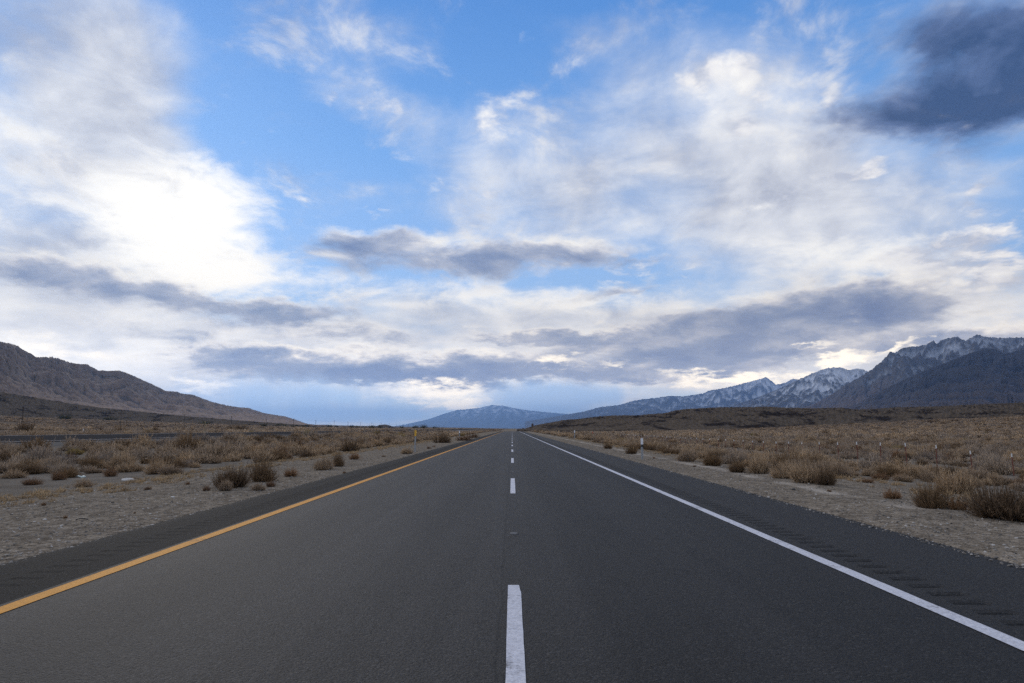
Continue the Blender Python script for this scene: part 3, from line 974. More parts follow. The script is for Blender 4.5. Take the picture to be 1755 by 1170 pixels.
# low lava hills in the middle distance
mat_lava, n, b = material("lava_hill")
pos = n.new('ShaderNodeNewGeometry').outputs['Position']
f1 = n.noise(n.vmath('MULTIPLY', pos, (1.0, 0.5, 3.0)), 0.035, 8.0, 0.65, dist=0.6)
f2 = n.noise(pos, 0.35, 6.0, 0.7)
f3 = n.voro(pos, 0.45)
c = n.mix(n.rng(f3, 0.2, 0.6, 0.7, 0.0), n.ramp(f2, [(0.3, (0.075, 0.060, 0.046)), (0.7, (0.16, 0.125, 0.092))]), (0.045, 0.036, 0.028))
c = n.mix(n.rng(f1, 0.50, 0.60), c, n.ramp(f2, [(0.3, (0.012, 0.010, 0.010)), (0.7, (0.045, 0.036, 0.032))]))
n.put(b.inputs['Base Color'], c)
b.inputs['Roughness'].default_value = 0.95
b.inputs['Specular IOR Level'].default_value = 0.0


def lava(name, line, rb, rr_, rend, ncol, nrow, seed, lumps, base_z, pw=1.0):
    o = mountain(name, mat_lava, line, rb, rr_, rend, ncol, nrow, seed, base_z=base_z, spur=0.25, spur_scale=55, crag=lumps, drops=0, pw=pw, jag=0.3, taper=0 if rend == 1900 and ncol == 760 else 30)
    return o


right_lava = lava("lava_hill", [(886, 738.5), (893, 735.5), (904, 731.5), (915, 728), (926, 726), (946, 722.5), (965, 719), (993, 717), (1014, 714), (1035, 712), (1060, 711), (1090, 711), (1115, 709), (1140, 707), (1160, 702), (1180, 700), (1200, 699), (1235, 697), (1290, 697), (1310, 696),
     (1350, 698), (1400, 699), (1440, 698), (1470, 701), (1500, 700), (1540, 697), (1600, 696), (1660, 693), (1755, 689), (1850, 684), (2150, 668)],
     lambda p: np.interp(p, [905, 1100, 2150], [560, 520, 680]), lambda p: np.interp(p, [905, 2150], [800, 1280]), 1900, 760, 120, 81, 0.8, 0.0, 0.55)
lava("lava_hill", [(-400, 640), (-120, 662), (0, 671), (60, 681), (120, 691), (180, 699), (240, 705), (300, 711), (360, 716), (420, 721), (480, 725), (540, 729.5), (590, 733), (620, 735), (640, 736)],
     lambda p: np.interp(p, [-400, 640], [1150, 1250]), lambda p: np.interp(p, [-400, 640], [1350, 1500]), 1900, 460, 70, 95, 0.5, 1.0, 0.6)
# a small dark knoll and the rock stacks on the hill's end
lava("lava_hill", [(628, 735), (640, 732), (650, 728), (660, 727), (670, 729), (680, 732), (700, 735)], 2400, 2500, 2700, 60, 20, 99, 0.3, 0.0, 0.6)

# ------------------------------------------------------------------ desert shrubs
def shrub_mat(name, wood, tip, odd=None):
    m, n, b = material(name)
    a = n.new('ShaderNodeAttribute', attribute_name='tip').outputs['Fac']
    r = n.new('ShaderNodeAttribute', attribute_name='rnd').outputs['Fac']
    oi = n.new('ShaderNodeObjectInfo').outputs['Random']
    c = n.mix(n.rng(a, 0.25, 0.95), wood, tip)
    if odd is not None:
        c = n.mix(n.math('MULTIPLY', n.rng(r, 0.55, 0.95), n.rng(a, 0.4, 0.9)), c, odd)
    c = n.mix(1.0, c, n.ramp(r, [(0.0, (0.62, 0.62, 0.62)), (1.0, (1.38, 1.36, 1.32))]), 'MULTIPLY')
    c = n.mix(1.0, c, n.ramp(oi, [(0.0, (0.80, 0.78, 0.80)), (0.5, (1.02, 0.98, 0.94)), (1.0, (1.20, 1.12, 1.0))]), 'MULTIPLY')
    n.put(b.inputs['Base Color'], c)
    b.inputs['Roughness'].default_value = 0.9
    b.inputs['Specular IOR Level'].default_value = 0.1
    return m


MATS = {
    'sagebrush': shrub_mat("grey_sagebrush", (0.145, 0.12, 0.10), (0.35, 0.292, 0.24), (0.41, 0.33, 0.25)),
    'rabbitbrush': shrub_mat("tan_rabbitbrush", (0.145, 0.11, 0.08), (0.40, 0.305, 0.21), (0.475, 0.37, 0.26)),
    'creosote_bush': shrub_mat("olive_creosote", (0.09, 0.063, 0.043), (0.185, 0.13, 0.080), (0.24, 0.165, 0.10)),
    'dry_weed': shrub_mat("rusty_weed", (0.11, 0.07, 0.048), (0.22, 0.135, 0.08), (0.28, 0.18, 0.11)),
    'flowering_shrub': shrub_mat("yellow_flowers", (0.14, 0.11, 0.06), (0.28, 0.22, 0.10), (0.36, 0.27, 0.08)),
    'dark_shrub': shrub_mat("dark_green_shrub", (0.05, 0.045, 0.03), (0.085, 0.085, 0.042), (0.11, 0.10, 0.05)),
    'dry_grass': shrub_mat("straw_grass", (0.32, 0.24, 0.15), (0.45, 0.34, 0.21)),
}
mat_stem = plain("shrub_wood", (0.11, 0.085, 0.065), 0.9, vary=0.4, scale=20)


def shrub_mesh(name, seed, twigs, R=0.6, H=0.55, wid=0.007, leaves=4, leaf=0.055, upright=0.5, ragged=0.3, dome=0.8):
    """a mound of fine twigs, each a curved tapering ribbon that breaks into sprigs near its tip"""
    r = np.random.RandomState(seed)
    az = r.rand(twigs) * 2 * math.pi
    cz = r.rand(twigs) ** (1.0 if upright < 0.5 else 0.85)              # how steeply the twig climbs
    lump = 1 + 1.5 * ragged * (fbm(np.cos(az) * 1.6 + seed, np.sin(az) * 1.6 + cz * 2.0, 3, seed)) * 1.5
    ln = lump * (1 - 0.55 * r.rand(twigs) ** 1.6)
    s = np.sqrt(1 - (cz * 0.98) ** 2)
    # a shrub is a few mounds grown together, of unequal size
    nl_ = 3 + seed % 3
    la, lr = r.rand(nl_) * 6.283, R * (0.25 + 0.35 * r.rand(nl_))
    ls, lh = 0.45 + 0.3 * r.rand(nl_), 0.5 + 0.55 * r.rand(nl_)
    lr[0], ls[0], lh[0] = lr[0] * 0.3, 0.75, 1.0
    pick = r.choice(nl_, twigs, p=(ls ** 2) / (ls ** 2).sum())
    ox, oy = (lr * np.cos(la))[pick], (lr * np.sin(la))[pick]
    ls, lh = ls[pick], lh[pick]
    wild = 1 + 0.35 * (r.rand(twigs) < 0.10) * r.rand(twigs)
    tipx, tipy = np.cos(az) * s * R * ln * ls * wild + ox, np.sin(az) * s * R * ln * ls * wild + oy
    tipz = H * (0.06 + 0.94 * cz ** dome) * ln * lh * wild
    br = 0.16 * R * np.sqrt(r.rand(twigs))
    ba = az + r.randn(twigs) * 0.5
    B = np.stack([np.cos(ba) * br + ox * 0.75, np.sin(ba) * br + oy * 0.75, np.full(twigs, -0.02)], -1)
    T = np.stack([tipx, tipy, tipz], -1)
    M = (B + T) / 2 + np.stack([np.cos(az) * 0.10 * R, np.sin(az) * 0.10 * R, -0.06 * H + 0 * az], -1) + r.randn(twigs, 3) * 0.06 * R
    ts = np.array([0.12, 0.45, 0.75, 1.0])
    P = [((1 - t) ** 2) * B + 2 * t * (1 - t) * M + t * t * T for t in ts]
    side = np.cross(T - B, r.randn(twigs, 3))
    side /= np.linalg.norm(side, axis=1, keepdims=True) + 1e-9
    wd = np.array([1.0, 0.9, 0.7, 0.35]) * wid
    rv = r.rand(twigs)
    V = np.stack([np.stack([p - side * w, p + side * w], 1) for p, w in zip(P, wd)], 1)   # twigs,4,2,3
    tip = np.repeat(np.tile(ts[None, :, None], (twigs, 1, 1)), 2, 2)
    rn = np.tile(rv[:, None, None], (1, 4, 2))
    i = np.arange(twigs * 8).reshape(twigs, 4, 2)
    Q = np.stack([i[:, :-1, 0], i[:, :-1, 1], i[:, 1:, 1], i[:, 1:, 0]], -1).reshape(-1, 4)
    verts, tips, rns = [V.reshape(-1, 3)], [tip.ravel()], [rn.ravel()]
    n0 = twigs * 8
    faces = [Q]
    if leaves:
        k = twigs * leaves
        tw = np.repeat(np.arange(twigs), leaves)
        t = 0.5 + 0.52 * r.rand(k) ** 0.7
        c = ((1 - t) ** 2)[:, None] * B[tw] + (2 * t * (1 - t))[:, None] * M[tw] + (t * t)[:, None] * T[tw]
        d = (T - M)[tw]
        d /= np.linalg.norm(d, axis=1, keepdims=True) + 1e-9
        d = d + r.randn(k, 3) * 0.65 + np.array([0, 0, upright])
        d /= np.linalg.norm(d, axis=1, keepdims=True) + 1e-9
        L = leaf * (0.5 + r.rand(k))
        sd = np.cross(d, r.randn(k, 3))
        sd /= np.linalg.norm(sd, axis=1, keepdims=True) + 1e-9
        w = wid * 0.8
        LV = np.stack([c - sd * w, c + sd * w, c + d * L[:, None] + sd * w * 0.4], 1)
        verts.append(LV.reshape(-1, 3))
        tips.append(np.repeat(t, 3))
        rns.append(np.repeat(np.clip(rv[tw] + r.randn(k) * 0.2, 0, 1), 3))
        faces.append(n0 + np.arange(k * 3).reshape(k, 3))
    v = np.concatenate(verts)
    v[:, 2] = np.maximum(v[:, 2], -0.03)
    return mesh_from(name, v, faces, {'tip': np.concatenate(tips), 'rnd': np.concatenate(rns)})


def stem_mesh(name, seed, R, H):
    r = np.random.RandomState(seed)
    mb = MB()
    for k in range(6):
        a = r.rand() * 6.283
        e = 0.25 + 0.5 * r.rand()
        p0 = np.array([0.03 * math.cos(a), 0.03 * math.sin(a), -0.05])
        p2 = np.array([R * e * math.cos(a), R * e * math.sin(a), H * (0.35 + 0.3 * r.rand())])
        p1 = (p0 + p2) / 2 + np.array([0, 0, -0.03])
        mb.tube([p0, p1, p2], [0.018, 0.013, 0.006], 5)
    return mb.mesh(name)


SPEC = {   # kind: (radius, height, upright, ragged, dome)
    'sagebrush': (0.70, 0.62, 0.45, 0.40, 0.75),
    'rabbitbrush': (0.62, 0.55, 0.7, 0.30, 0.7),
    'creosote_bush': (0.65, 0.62, 0.6, 0.38, 0.7),
    'dry_weed': (0.42, 0.34, 0.8, 0.45, 0.9),
    'flowering_shrub': (0.60, 0.50, 0.7, 0.25, 0.6),
    'dark_shrub': (0.70, 0.60, 0.4, 0.45, 0.7),
}
LOD = {'near': (1500, 0.0048, 5, 0.05), 'mid': (420, 0.010, 4, 0.075), 'far': (60, 0.034, 3, 0.16)}
PROTO = {}
for ki, (kind, (R, H, up, rag, dm)) in enumerate(SPEC.items()):
    for lod, (nt_, wd_, lv_, lf_) in LOD.items():
        nv = 3 if lod != 'far' else 2
        if kind == 'dark_shrub':
            lf_ = lf_ * 1.3
        PROTO[kind, lod] = []
        for v in range(nv):
            me = shrub_mesh(kind, 100 + ki * 10 + v, nt_ if kind != 'dry_weed' else nt_ // 3, R, H, wd_, lv_, lf_, up, rag, dm)
            me.materials.append(MATS[kind])
            PROTO[kind, lod].append(me)
STEMS = {k: stem_mesh("woody_stem", 500 + i, SPEC[k][0], SPEC[k][1]) for i, k in enumerate(SPEC)}
for me in STEMS.values():
    me.materials.append(mat_stem)


def ground_hit(px, py, zoff=0.0, tmin=0.0):
    """where the sight line through a photograph point meets the ground"""
    d = ray(px, py)
    o = np.array([0, 0, CAM_H])
    ts_ = np.concatenate([np.arange(2, 200, 0.25), np.arange(200, 3000, 4.0)])
    ts_ = ts_[ts_ >= tmin]
    P = o + ts_[:, None] * d
    below = P[:, 2] <= ground_z(P[:, 0], P[:, 1], False) + zoff
    if not below.any():
        k = int(np.argmin(P[:, 2] - ground_z(P[:, 0], P[:, 1], False)))      # skims past: take the closest approach
        return P[k]
    return P[np.argmax(below)]


def stand(x, y):
    return float(ground_z(x, y))


taken = []


def put_shrub(kind, x, y, w, h, label, group=None, seed=0, lod='near', name=None, z=None):
    R, H = SPEC[kind][:2]
    me = PROTO[kind, lod][seed % len(PROTO[kind, lod])]
    o = bpy.data.objects.new(name or kind, me)
    COL.objects.link(o)
    o.location = (x, y, stand(x, y) if z is None else z)
    o.rotation_euler = (0, 0, rnd.random() * 6.283)
    o.scale = (w / (2 * R), w / (2 * R), h / H)
    tag(o, label, 'weed' if kind == 'dry_weed' else 'shrub', group)
    if lod == 'near':
        s = bpy.data.objects.new("woody_stem", STEMS[kind])
        COL.objects.link(s)
        s.parent = o
    taken.append((x, y, w * 0.5))
    return o


def shrub_at(kind, px, py, wpx, hpx, label, group=None, seed=0, name=None):
    p = ground_hit(px, py)
    d = float(p[1])
    w, h = wpx * d / F, hpx * d / F
    y = d + w * 0.35
    put_shrub(kind, p[0] * y / d, y, w, h * 1.02, label, group, seed, 'near' if d < 34 else 'mid', name)


feature = [
    # left gravel
    ('creosote_bush', 402, 838, 66, 36, "dark bristly bush on the left gravel, left one of an overlapping pair"),
    ('creosote_bush', 446, 827, 58, 36, "olive brown bush on the left gravel, right one of an overlapping pair"),
    ('rabbitbrush', 383, 842, 34, 18, "small tan tuft at the foot of the dark bristly bush"),
    ('rabbitbrush', 444, 842, 24, 14, "little straw-coloured tuft in front of the olive brown bush"),
    ('dry_weed', 463, 835, 19, 11, "little dark red weed close to the left asphalt shoulder"),
    ('dry_weed', 497, 818, 34, 14, "spiky low red-brown weed alone on gravel right of the bush pair"),
    ('rabbitbrush', 554, 806, 44, 24, "round tan bush on the left gravel with a darker one behind"),
    ('creosote_bush', 578, 800, 26, 22, "spiky brown bush tucked behind the round tan bush"),
    ('dry_weed', 608, 788, 26, 11, "dark low weed on the gravel, last before the yellow marker post"),
    ('rabbitbrush', 697, 778, 26, 12, "low tan bush at the foot of the yellow-topped marker post"),
    ('creosote_bush', 757, 759, 32, 17, "dark brown bush on the verge beyond the yellow-topped post"),
    ('dry_weed', 796, 755, 36, 9, "long dark clump of weeds touching the left shoulder far down the road"),
    ('dry_weed', 812, 750, 22, 9, "dark clump of weeds furthest along the left shoulder"),
    # left scrub that stands out
    ('creosote_bush', 319, 775, 52, 33, "tall olive bush overlapping the far carriageway"),
    ('rabbitbrush', 237, 786, 30, 22, "rounded olive-grey bush left of the white stones"),
    ('rabbitbrush', 282, 786, 44, 26, "broad cauliflower-like bush right of the white stones"),
    ('sagebrush', 70, 795, 70, 36, "large grey dead-looking sagebrush at the left edge of the scrub"),
    ('flowering_shrub', 128, 780, 32, 11, "yellowish shrub in the middle of the grey sagebrush"),
    ('rabbitbrush', 28, 802, 26, 20, "pale straw bush before the large grey sagebrush at far left"),
    ('sagebrush', 180, 792, 50, 32, "grey twiggy sagebrush left of the olive-grey bush"),
    ('rabbitbrush', 385, 786, 60, 30, "pale fluffy tan bush right of the tall olive bush"),
    ('sagebrush', 350, 784, 46, 26, "grey-mauve twiggy bush between the tall olive and pale fluffy bushes"),
    ('rabbitbrush', 432, 780, 36, 20, "dark-edged straw bush at the gravel, right of the pale fluffy bush"),
    ('rabbitbrush', 470, 779, 34, 17, "low wide straw bush beside the gravel, left of the round tan scrub bush"),
    ('rabbitbrush', 500, 778, 34, 22, "round sandy bush at the front of the left scrub"),
    ('creosote_bush', 525, 784, 28, 14, "small olive bush on the front line of the left scrub"),
    ('creosote_bush', 600, 774, 44, 24, "olive-green mound on the front line of the left scrub"),
    ('dry_weed', 478, 789, 20, 10, "dark weed on pale gravel in front of the straw bushes"),
    ('dry_weed', 494, 787, 18, 9, "brown weed standing before the round sandy bush"),
    ('dry_weed', 456, 792, 26, 12, "spreading reddish weed at the edge of the pale gravel"),
    ('dry_weed', 190, 818, 34, 17, "rusty weed clump beside the left gravel, behind the flat white stone"),
    ('dry_weed', 100, 824, 30, 17, "rusty weed left of the torn white litter"),
    ('dry_weed', 48, 833, 40, 12, "low rusty weed bank at the left frame edge by the gravel"),
    ('flowering_shrub', 688, 751, 22, 10, "yellow-flowered shrub left of the yellow-topped post"),
    ('flowering_shrub', 646, 746, 18, 7, "yellow-topped bush beside the far carriageway"),
    ('flowering_shrub', 792, 747, 13, 5, "small bright yellow shrub far along the left verge"),
    ('creosote_bush', 40, 744, 36, 22, "dark rounded bush standing beyond the far carriageway at far left"),
    ('creosote_bush', 205, 743, 28, 14, "brownish mound at the far carriageway's outer edge"),
    ('creosote_bush', 405, 739, 36, 13, "long dark bush beyond the far carriageway, right of the thin sign post"),
    # right side
    ('creosote_bush', 1712, 897, 150, 60, "largest bush, brown and bristly, at the right frame edge by the gravel"),
    ('creosote_bush', 1595, 872, 70, 40, "mid-sized brown bush left of the largest bristly bush"),
    ('dry_weed', 1635, 876, 40, 20, "thin straggling weed between two brown bushes by the gravel"),
    ('dry_weed', 1532, 855, 44, 16, "sparse orange-brown weed alone on the right gravel"),
    ('rabbitbrush', 1640, 846, 84, 38, "wide straw-coloured bush in front of the rightmost fence posts"),
    ('rabbitbrush', 1700, 832, 38, 22, "round tan bush at the foot of the two rightmost fence posts"),
    ('sagebrush', 1712, 815, 60, 36, "large dark sagebrush behind the rightmost fence post"),
    ('creosote_bush', 1418, 834, 42, 28, "dark brown end bush of the long roadside row on the right"),
    ('rabbitbrush', 1385, 830, 60, 34, "orange-brown bush next to the end of the roadside row"),
    ('rabbitbrush', 1345, 821, 56, 30, "reddish tan bush third from the end of the roadside row"),
    ('rabbitbrush', 1303, 812, 54, 30, "tan bush fourth from the end of the roadside row"),
    ('creosote_bush', 1262, 810, 40, 20, "dark low bush on the edge of the roadside row"),
    ('creosote_bush', 1225, 799, 40, 20, "dark brown bush at the gravel in the middle of the roadside row"),
    ('rabbitbrush', 1180, 792, 48, 20, "brown spreading bush of the roadside row beyond the white marker post"),
    ('creosote_bush', 1083, 778, 30, 17, "brown bush just left of the white-topped marker post"),
    ('creosote_bush', 1040, 769, 20, 10, "small dark bush on the gravel, left of the brown one by the marker post"),
    ('rabbitbrush', 1545, 808, 60, 22, "tan bush at the foot of the third fence post from the right"),
    ('sagebrush', 1500, 806, 70, 30, "wide grey sagebrush left of the tan bush by the fence"),
    ('rabbitbrush', 1488, 816, 36, 14, "low greenish straw shrub at the right gravel edge"),
    ('sagebrush', 1386, 794, 60, 28, "dark-hearted grey sagebrush behind the orange-brown bush"),
    ('dry_weed', 1483, 828, 24, 8, "flat rusty weed at the gravel's back edge on the right"),
    ('dry_weed', 1510, 824, 34, 12, "orange tuft in front of the wide grey sagebrush"),
    ('flowering_shrub', 1012, 749, 15, 6, "bright yellow shrub in the right scrub, far along"),
]
for i, (kind, px, py, w, h, lab) in enumerate(feature):
    shrub_at(kind, px, py, w, h, lab, None, i)
# weeds dotted over the left gravel
for i, (px, py, w, h) in enumerate([(180, 835, 9, 5), (253, 840, 12, 6), (322, 831, 11, 5), (354, 842, 15, 9), (75, 868, 10, 6), (113, 889, 9, 5), (215, 841, 7, 4), (100, 843, 7, 4), (80, 845, 8, 4), (231, 881, 6, 3),
                                    (658, 783, 9, 3), (735, 769, 9, 4), (744, 766, 7, 3), (590, 812, 7, 3), (1420, 843, 10, 4), (1580, 862, 8, 5), (1190, 800, 6, 3), (1120, 786, 6, 3)]):
    shrub_at('dry_weed', px, py, w, h, "tiny dry weed standing alone on bare gravel", "weeds dotted over the gravel", i)
# dark green shrubs far out on the left plain
far_green = [
    ("dense dark green shrub left of the second utility pole, beyond the white post", 110, 719, 26, 9), ("low dark green shrub at the foot of the second utility pole", 186, 721, 26, 7),
    ("row-end dark shrub left of the fourth utility pole", 352, 724, 22, 6), ("long dark shrub just left of the fourth utility pole", 385, 726, 34, 6), ("small dark shrub just right of the fourth utility pole", 413, 726, 16, 5)]
for i, (lab, px, py, w, h) in enumerate(far_green):
    p = ground_hit(px, py, tmin=450)
    d = float(p[1])
    put_shrub('dark_shrub', p[0], p[1], w * d / F, h * d / F, lab, None, i, 'mid')
r2 = np.random.RandomState(5)
for i, px in enumerate([456, 480, 490, 505, 512, 522, 530, 540, 556, 568, 580, 592, 604, 615, 626, 640, 652, 668, 690, 712, 728, 748]):
    d = 900 + 30 * i + 60 * r2.rand()
    x = (px - 877.5) / F * d
    w = (7 + 9 * r2.rand()) * d / F
    put_shrub('dark_shrub', x, d, w, w * (0.28 + 0.3 * r2.rand()), "dark shrub on the skyline below the distant utility poles", "dark shrubs along the left skyline", i, 'mid')


# every other shrub of the plain: the ones that show largest are things, the rest one mass
def sow(x0, x1, y0, y1, cell, size, jit=0.45, keep=1.0):
    """jittered grid of shrubs, in the part of the plain the photograph looks along"""
    nx, ny = max(1, int((x1 - x0) / cell)), max(1, int((y1 - y0) / cell))
    X, Y = np.meshgrid(x0 + (np.arange(nx) + 0.5) * cell, y0 + (np.arange(ny) + 0.5) * cell)
    X = (X + (rs.rand(ny, nx) - 0.5) * 2 * jit * cell).ravel()
    Y = (Y + (rs.rand(ny, nx) - 0.5) * 2 * jit * cell).ravel()
    s = size * (0.55 + 0.9 * rs.rand(len(X)) ** 1.4)
    k = (rs.rand(len(X)) < keep) & (np.abs(X) / np.maximum(Y, 1) < 1.0)
    return X[k], Y[k], s[k]


bands_ = []
bands_.append(sow(-33.5, -11.4, 10, 70, 1.35, 1.2, keep=0.8))
bands_.append(sow(-33.6, -29.5, 34, 300, 1.6, 1.9, keep=0.85))
bands_.append(sow(-34, -10.5, 70, 330, 1.9, 1.5, keep=0.9))
bands_.append(sow(-120, -48.6, 50, 260, 2.3, 1.6, keep=0.9))
bands_.append(sow(8.9, 26, 12, 70, 1.3, 1.15, keep=0.82))
bands_.append(sow(8.9, 12.0, 19, 75, 1.0, 1.1, keep=0.85))
bands_.append(sow(8.4, 26, 70, 330, 1.8, 1.5, keep=0.95))
bands_.append(sow(26, 110, 24, 150, 1.6, 1.4, keep=0.97))
bands_.append(sow(26, 300, 150, 420, 2.5, 2.2, keep=0.97))
bands_.append(sow(110, 140, 100, 150, 2.3, 1.9, keep=0.95))
bands_.append(sow(10, 900, 420, 1050, 4.4, 3.6, keep=0.97))
bands_.append(sow(-340, -48.6, 260, 520, 3.4, 2.6, keep=0.9))
bands_.append(sow(-1100, -12, 520, 1300, 7.0, 5.0, keep=0.9))
SX = np.concatenate([b[0] for b in bands_]); SY = np.concatenate([b[1] for b in bands_]); SS = np.concatenate([b[2] for b in bands_])
# ragged edge of the scrub along the gravel, bare patches
a_ = np.abs(SX)
edge_r = 9.0 + 1.2 * fbm(SY * 0.12, SY * 0, 3, 61)
edge_l = 12.0 + 1.2 * fbm(SY * 0.10, SY * 0, 3, 62) - 1.2 * sstep(SY, 30, 60)
bare = fbm(SX * 0.12, SY * 0.07, 3, 63)
ok = np.where(SX > 0, a_ > edge_r, a_ > edge_l) & ~((bare > 0.33) & (SY < 60)) & ~((SX > 8) & (SX < 16) & (SY < 21)) & ~((SX < -10) & (SX > -14.5) & (SY < 19.5))
ok &= ~((SX < -33.0) & (SX > -48.9))
ok &= ~((SX > 21.2) & (SX < 25.4) & (SY < 75) & (rs.rand(len(SX)) < 0.8))
ok &= ~((np.abs(SX - 24.6) < 0.5) | ((SX > 13) & (SX < 28) & (rs.rand(len(SX)) < 0.25)))
ok &= ~((SX > 0) & (SY > 700) & (SX < 250))
SX, SY, SS = SX[ok], SY[ok], SS[ok]
tk = np.array(taken)
near_ = SY < 120
d2 = np.full(len(SX), 9.0)
for x, y, r in taken:
    d2 = np.minimum(d2, np.hypot(SX - x, SY - y) / (r * 0.75 + SS * 0.22))
SX, SY, SS = SX[d2 > 1], SY[d2 > 1], SS[d2 > 1]
SZ = ground_z(SX, SY)
n_ = len(SX)
patchy = fbm(SX * 0.05, SY * 0.05, 3, 71) + 0.5 * rs.randn(n_) * 0.5
road_side = np.abs(SX) < 14
kinds = np.where(patchy > -0.05, 0, 1)                          # 0 sagebrush, 1 rabbitbrush
kinds = np.where(road_side & (rs.rand(n_) < 0.8), 1, kinds)
kinds = np.where((rs.rand(n_) < 0.14), 2, kinds)              # olive
kinds = np.where((rs.rand(n_) < 0.07) & (SY < 90), 3, kinds)  # rusty weeds
kinds = np.where((rs.rand(n_) < 0.012) & (SY < 200) & (SY > 45), 4, kinds)
KN = ['sagebrush', 'rabbitbrush', 'creosote_bush', 'dry_weed', 'flowering_shrub']
SH = SS * (0.26 + 0.22 * rs.rand(n_))
SH = np.where(SY > 400, SH * 0.55, SH)
SH = np.where((SX > 14) & (SX < 28), np.minimum(SH, 0.55), SH)
SW = np.where(kinds == 3, SS * 0.6, SS)
show = SW / SY * (np.abs(SX / SY) < 0.77)
order = np.argsort(-show)
N_THINGS = 240
ZONE = {
    'median': ("in the crowded scrub between the left gravel and far carriageway", "scrub between the gravel and the far carriageway"),
    'verge': ("in the roadside scrub between the right gravel and the wire fence", "scrub between the right gravel and the fence"),
    'range': ("on the open plain behind the wire fence", "scrub behind the wire fence"),
    'beyond': ("beyond the far carriageway", "scrub beyond the far carriageway"),
}
LOOK = {'sagebrush': "grey-mauve twiggy sagebrush", 'rabbitbrush': "straw-coloured bushy rabbitbrush", 'creosote_bush': "olive-brown bushy shrub", 'dry_weed': "rusty red dry weed", 'flowering_shrub': "yellow-flowered shrub"}
for i in order[:N_THINGS]:
    x, y = float(SX[i]), float(SY[i])
    z_ = 'verge' if 0 < x < 24.8 else 'range' if x > 0 else 'median' if x > -34 else 'beyond'
    k = KN[kinds[i]]
    put_shrub(k, x, y, float(SW[i]), float(SH[i]), LOOK[k] + " " + ZONE[z_][0], LOOK[k] + ", " + ZONE[z_][1], int(i), 'near' if y < 32 else 'mid', z=float(SZ[i]))
rest = np.ones(n_, bool)
rest[order[:N_THINGS]] = False


# ---- masses too many to count: one object each, its members instanced on points
def scatter(name, label, pts, scl, idx, protos, tilt=0.0):
    me = bpy.data.meshes.new(name)
    me.vertices.add(len(pts))
    me.vertices.foreach_set('co', np.asarray(pts, np.float32).ravel())
    for an, ty, key, val in (('scl', 'FLOAT_VECTOR', 'vector', scl), ('rot', 'FLOAT_VECTOR', 'vector', np.stack([tilt * rs.randn(len(pts)), tilt * rs.randn(len(pts)), rs.rand(len(pts)) * 6.283], -1)), ('idx', 'INT', 'value', idx)):
        a = me.attributes.new(an, ty, 'POINT')
        a.data.foreach_set(key, np.asarray(val, np.int32 if ty == 'INT' else np.float32).ravel())
    o = link(name, me)
    src = bpy.data.collections.new(name + "_sources")
    for k, pm in enumerate(protos):
        po = bpy.data.objects.new("%s_%02d" % (name, k), pm)
        src.objects.link(po)
    ng = bpy.data.node_groups.new(name, 'GeometryNodeTree')
    ng.interface.new_socket('Geometry', in_out='INPUT', socket_type='NodeSocketGeometry')
    ng.interface.new_socket('Geometry', in_out='OUTPUT', socket_type='NodeSocketGeometry')
    N = ng.nodes
    gi, go = N.new('NodeGroupInput'), N.new('NodeGroupOutput')
    ci = N.new('GeometryNodeCollectionInfo')
    ci.inputs['Collection'].default_value = src
    ci.inputs['Separate Children'].default_value = True
    ci.inputs['Reset Children'].default_value = True
    ip = N.new('GeometryNodeInstanceOnPoints')
    ip.inputs['Pick Instance'].default_value = True
    L = ng.links.new

    def attr(nm, ty):
        a = N.new('GeometryNodeInputNamedAttribute')
        a.data_type = ty
        a.inputs['Name'].default_value = nm
        return [s for s in a.outputs if s.enabled and s.name == 'Attribute'][0]
    L(gi.outputs[0], ip.inputs['Points'])
    L(ci.outputs[0], ip.inputs['Instance'])
    L(attr('idx', 'INT'), ip.inputs['Instance Index'])
    e2r = N.new('FunctionNodeEulerToRotation')
    L(attr('rot', 'FLOAT_VECTOR'), e2r.inputs[0])
    L(e2r.outputs[0], ip.inputs['Rotation'])
    L(attr('scl', 'FLOAT_VECTOR'), ip.inputs['Scale'])
    L(ip.outputs[0], go.inputs[0])
    mod = o.modifiers.new("scatter", 'NODES')
    mod.node_group = ng
    return tag(o, label, kind='stuff')


protos, start = [], {}
for k in KN:
    for lod in ('mid', 'far'):
        start[k, lod] = len(protos)
        protos += PROTO[k, lod]
idx = np.zeros(n_, int)
for j in np.nonzero(rest)[0]:
    k = KN[kinds[j]]
    lod = 'mid' if SY[j] < 130 else 'far'
    idx[j] = start[k, lod] + j % len(PROTO[k, lod])
Rk = np.array([SPEC[k][0] for k in KN])[kinds]
Hk = np.array([SPEC[k][1] for k in KN])[kinds]
pts = np.stack([SX, SY, SZ], -1)[rest]
scl = np.stack([SW / (2 * Rk), SW / (2 * Rk), SH / Hk], -1)[rest]
scatter("scrub", "endless low desert scrub covering the plain on both sides", pts, scl, idx[rest], protos, 0.05)

# dry grass along the back of the gravel
gm = []
for v in range(4):
    me = shrub_mesh("dry_grass", 900 + v, 46, 0.16, 0.15, 0.0045, 0, 0.0, 0.9, 0.5, 0.6)
    me.materials.append(MATS['dry_grass'])
    gm.append(me)
q = 2800
gy_ = 9 + 95 * rs.rand(q) ** 1.6
left = rs.rand(q) < 0.62
gx_ = np.where(left, -(11.2 + 1.1 * rs.randn(q) * 0.8 - 0.8 * sstep(gy_, 30, 60)), 8.9 + 0.6 * rs.randn(q) + 1.1 * (gy_ < 22))
